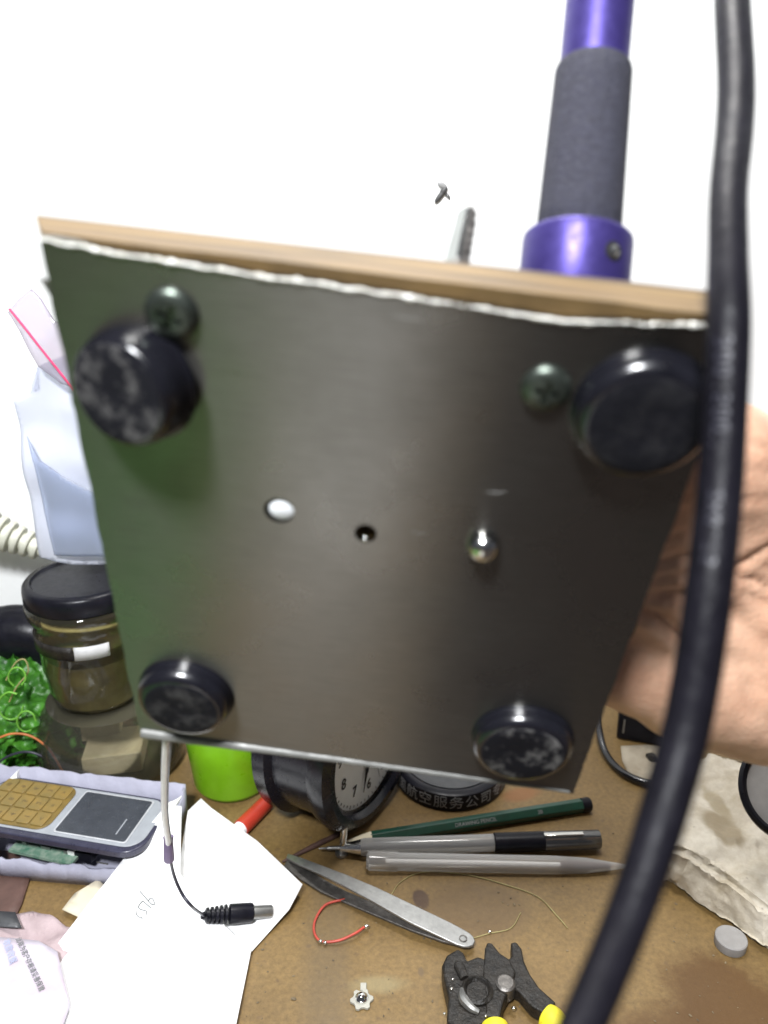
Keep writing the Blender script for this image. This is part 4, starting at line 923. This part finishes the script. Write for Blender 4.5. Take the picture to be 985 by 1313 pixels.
# ------------------------------------------------------------------ right side
outline = [(818, 1085), (822, 1050), (832, 1030), (848, 1006), (870, 980), (905, 964), (955, 968), (1060, 985), (1150, 1080), (1150, 1210), (985, 1168), (935, 1128), (880, 1092), (850, 1086)]
SLAB_O = DP(930, 1060, 0)
top = [DP(x, y, 2.2) for x, y in outline]
botpx = [(835, 1122), (826, 1105), (826, 1085), (846, 1060), (868, 1030), (905, 1012), (955, 1012), (1060, 1030), (1160, 1120), (1160, 1300), (985, 1229), (935, 1192), (880, 1153), (859, 1136)]
bot = [DP(x, y, 0.02) for x, y in botpx]
bm = bmesh.new(); n_ = len(top)
tv = [bm.verts.new(p) for p in top]; bv_ = [bm.verts.new(p) for p in bot]
bm.faces.new(tv); bm.faces.new(list(reversed(bv_)))
for i in range(n_): bm.faces.new((tv[i], bv_[i], bv_[(i + 1) % n_], tv[(i + 1) % n_]))
bmesh.ops.triangulate(bm, faces=bm.faces[:])
bmesh.ops.bevel(bm, geom=[e for e in bm.edges if len(e.link_faces) == 2 and e.calc_face_angle(0) > 0.5], offset=0.25, segments=2, affect='EDGES')
bmesh.ops.triangulate(bm, faces=bm.faces[:])
for _ in range(7):
    es = [e for e in bm.edges if e.calc_length() > 0.22]
    if not es: break
    bmesh.ops.subdivide_edges(bm, edges=es, cuts=1); bmesh.ops.triangulate(bm, faces=bm.faces[:])
bm.normal_update(); bm.verts.index_update(); g = MB(); vs = []
for v in bm.verts:
    p = v.co; k = 0.30 * noise.noise(p * 0.6) + 0.12 * (0.4 - abs(noise.noise(p * 1.3))) + 0.07 * noise.noise(p * 3) * (1 + 2 * max(0, noise.noise(p * 0.5))) + 0.03 * noise.noise(p * 8)
    q = p + v.normal * k; q.z = max(q.z, 0.01)
    qq = proj(q)
    if q.z > 1.6:                                           # the worn hollow in its upper face
        c_ = DP(926, 1050, 2.2); e_ = ((q.x - c_.x) / 0.9) ** 2 + ((q.y - c_.y) / 1.9) ** 2; q.z -= 0.25 * math.exp(-e_ * 1.2)
    vs.append(q)
g.add(vs, [tuple(v.index for v in f.verts) for f in bm.faces]); bm.free()
slab = g.build('plaster_slab', mat_slab(), smooth=50, origin=SLAB_O); tag(slab, 'dirty white plaster slab with brown stain at the right edge', 'slab')
dsc = DP(936, 1212, 0); g = MB(); g.lathe(dsc, Z, [(0.62, 0.01), (0.64, 0.05), (0.64, 0.42), (0.60, 0.46), (0, 0.46)], 32); tag(g.build('grey_disc', M['greystone'], smooth=40), 'small round grey magnet disc in front of the plaster slab', 'magnet')
tag(MB().tube(spline([DP(764, 900, 1.4), DP(769, 940, .8), DP(778, 968, .3), DP(798, 990, .25), DP(826, 1003, .25), DP(850, 1004, .25), DP(862, 990, .25)], 8), 0.20, 14).build('black_loop', M['rubber'], smooth=80), 'black rubber loop curving on the desk beside the plaster slab', 'loop')
bx = empty('black_adapter', DP(830, 950), 'black plastic adapter behind the hand and the black loop', 'adapter')
a = DP(790, 948); b = DP(868, 962); u_ = (b - a).normalized(); w_ = Z.cross(u_)
g = MB(); g.prism([a, b, b + w_ * 3.2, a + w_ * 3.2], (0, 0, 2.2)); g.build('adapter_body', M['black'], bx, bevel=0.2, seg=3)
g = MB(); g.box(a - w_ * 0.02 + u_ * 0.35 + Z * 1.0, u_ * 0.05, w_ * 0.05, Z * 0.45); g.build('metal_contact', M['steel'], bx)
tag(sheet('paper_scrap', [(796, 957), (830, 955), (868, 960), (870, 1000), (835, 1006), (808, 996), (798, 975)], flat(0.06), M['scrap'], th=0.06, amp=0.06), 'pale torn scrap on the desk inside the black loop', 'scrap')
g = MB(); g.tube(spline([DP(829, 968, .16), DP(838, 972, .2), DP(852, 980, .16), DP(862, 986, .12)], 5), lerp1([0, .3, .5, 1], [0.1, 0.3, 0.08, 0.03], 16), 8); tag(g.build('burnt_bit', M['grease']), 'small dark burnt bit lying on the pale scrap', 'burnt bit')
# round rim leaning on the slab
rg = empty('round_tin', DP(1010, 1060, 1.9), 'round black-rimmed grey tin leaning on the plaster slab at the right edge', 'tin')
rcn = CP(1022, 1010, 31.5); nr = (EYE - rcn).normalized(); nr = (nr + V((-0.35, 0, 0.35))).normalized()
g = MB(); g.lathe(rcn, nr, [(1.95, -0.3), (2.12, -0.25), (2.2, 0), (2.12, 0.25), (1.95, 0.3), (1.85, 0.2), (1.85, -0.2)], 64, close=False); g.build('tin_rim', M['black'], rg, smooth=60)
g = MB(); g.lathe(rcn, nr, [(1.86, -0.12), (1.86, 0.05), (0, 0.05)], 48); g.build('tin_face', M['greystone'], rg)

# crumbs and dust on the bare desk
g = MB(); rnd = random.Random(3)
for _ in range(170):
    p = DP(rnd.uniform(300, 980), rnd.uniform(1040, 1312)); q_ = rnd.uniform(0.015, 0.05) * (1.6 if rnd.random() < 0.1 else 1)
    u_ = V((rnd.uniform(-1, 1), rnd.uniform(-1, 1), 0)).normalized(); g.ball(p + Z * q_ * 0.4, u_ * q_ * rnd.uniform(1, 2), Z.cross(u_) * q_, Z * q_ * 0.6, 6, 4)
M['crumb'] = basic('crumbs', (0.25, 0.19, 0.11), 0.8, c2=(0.04, 0.03, 0.02), vs=0.9)
tag(g.build('desk_crumbs', M['crumb']), 'tiny crumbs and dust scattered over the bare desk', 'crumbs', kind='stuff')
# fly and a speck on the wall
fc = YP(567, 246, WALLY - 0.12); fl = empty('fly', fc, 'small dark fly sitting on the white wall above the board', 'fly')
g = MB(); g.ball(fc + V((-0.1, 0, -0.2)), V((0.22, 0, 0.1)), V((0, 0.1, 0)), V((-0.17, 0, -0.32)), 14, 10); g.ball(fc + V((0.08, 0, 0.05)), V((0.2, 0, 0.05)), V((0, 0.1, 0)), V((0.05, 0, 0.2)), 14, 10); g.build('fly_body', M['fly'], fl, smooth=80)
g = MB(); g.ball(fc + V((0.0, 0, 0.32)), V((0.24, 0, -0.05)), V((0, 0.05, 0)), V((-0.05, 0, 0.17)), 14, 10); M['wing'] = basic('fly_wing', (0.3, 0.3, 0.3), 0.4); g.build('fly_wing', M['wing'], fl, smooth=80)
g = MB()
for k in range(3): g.tube([fc + V((0.12, 0, -0.05 * k)), fc + V((0.34, 0.02, -0.14 - 0.08 * k)), fc + V((0.42, 0.08, -0.28 - 0.05 * k))], 0.02, 5)
g.build('fly_legs', M['fly'], fl)

# ------------------------------------------------------------------ light
def area(name, loc, tgt, sx, sy, e, c):
    l = bpy.data.lights.new(name, 'AREA'); l.shape = 'RECTANGLE'; l.size = sx * K; l.size_y = sy * K; l.energy = e; l.color = c
    o = bpy.data.objects.new(name, l); col.objects.link(o); o.location = V(loc) * K
    o.rotation_euler = (V(tgt) - V(loc)).to_track_quat('-Z', 'Y').to_euler(); return o
area('wall_lamp', (3, 34, 74), (-4, 24, 10), 15, 7, 3.0, (1.0, 0.98, 0.95))
area('ceiling_light', (-12, -26, 74), (-4, 34, 18), 12, 10, 12.5, (0.95, 0.97, 1.0))
g = MB(); g.prism([(-11.5, -30, 0.01), (-5, -30, 0.01), (-4.5, -1, 0.01), (-11, -1, 0.01)], (0, 0, 0.2)); M['card'] = basic('reflection_card', (0.80, 0.80, 0.79), 0.8)  # unseen card added to give the plate a pale reflected streak
tag(g.build('reflection_card', M['card'], bevel=0.05), 'pale grey card added out of view on the near desk for the steel plate to mirror', 'card')
g = MB(); g.prism([(-1.5, -40, 0.01), (50, -40, 0.01), (50, 12, 0.01), (-1, 14, 0.01)], (0, 0, 0.5)); M['cloth'] = basic('reflection_cloth', (0.03, 0.02, 0.016), 0.9, bmp=0.5)  # unseen cloth added so the plate reflects dark on its right
tag(g.build('reflection_cloth', M['cloth'], bevel=0.1), 'dark brown cloth added out of view at near right to darken the steel plate by reflection', 'cloth')
# green mat added out of view, only to be mirrored in the steel plate
g = MB(); g.prism([(-60, -22, 0.01), (-13, -22, 0.01), (-13, 13, 0.01), (-60, 13, 0.01)], (0, 0, 0.3)); M['mat'] = basic('reflection_green', (0.075, 0.19, 0.05), 0.7, var=0.1)
tag(g.build('reflection_mat', M['mat'], bevel=0.05), 'green mat added out of view at near left to tint the steel plate by reflection', 'cutting mat')
w = bpy.data.worlds.new('World'); sc.world = w; w.use_nodes = True
bg = w.node_tree.nodes['Background']; bg.inputs[0].default_value = (0.80, 0.84, 1.0, 1); bg.inputs[1].default_value = 0.09

cam = bpy.data.cameras.new('camera'); co_ = bpy.data.objects.new('camera', cam); col.objects.link(co_)
co_.location = EYE * K; co_.rotation_euler = (R(90) - PITCH, 0, 0)
cam.sensor_fit = 'VERTICAL'; cam.sensor_height = 24; cam.lens = 24 * F / 1313.0
cam.clip_start = 0.01; cam.clip_end = 20
cam.dof.use_dof = True; cam.dof.focus_distance = 0.30; cam.dof.aperture_fstop = cam.lens / 1.0
cam.dof.aperture_fstop = 8.5
sc.camera = co_
sc.render.engine = 'CYCLES'
sc.cycles.use_denoising = True
sc.cycles.max_bounces = 10; sc.cycles.transparent_max_bounces = 16
vs_ = sc.view_settings; vs_.view_transform = 'Standard'; vs_.look = 'None'; vs_.exposure = 0; vs_.gamma = 1; vs_.use_curve_mapping = False
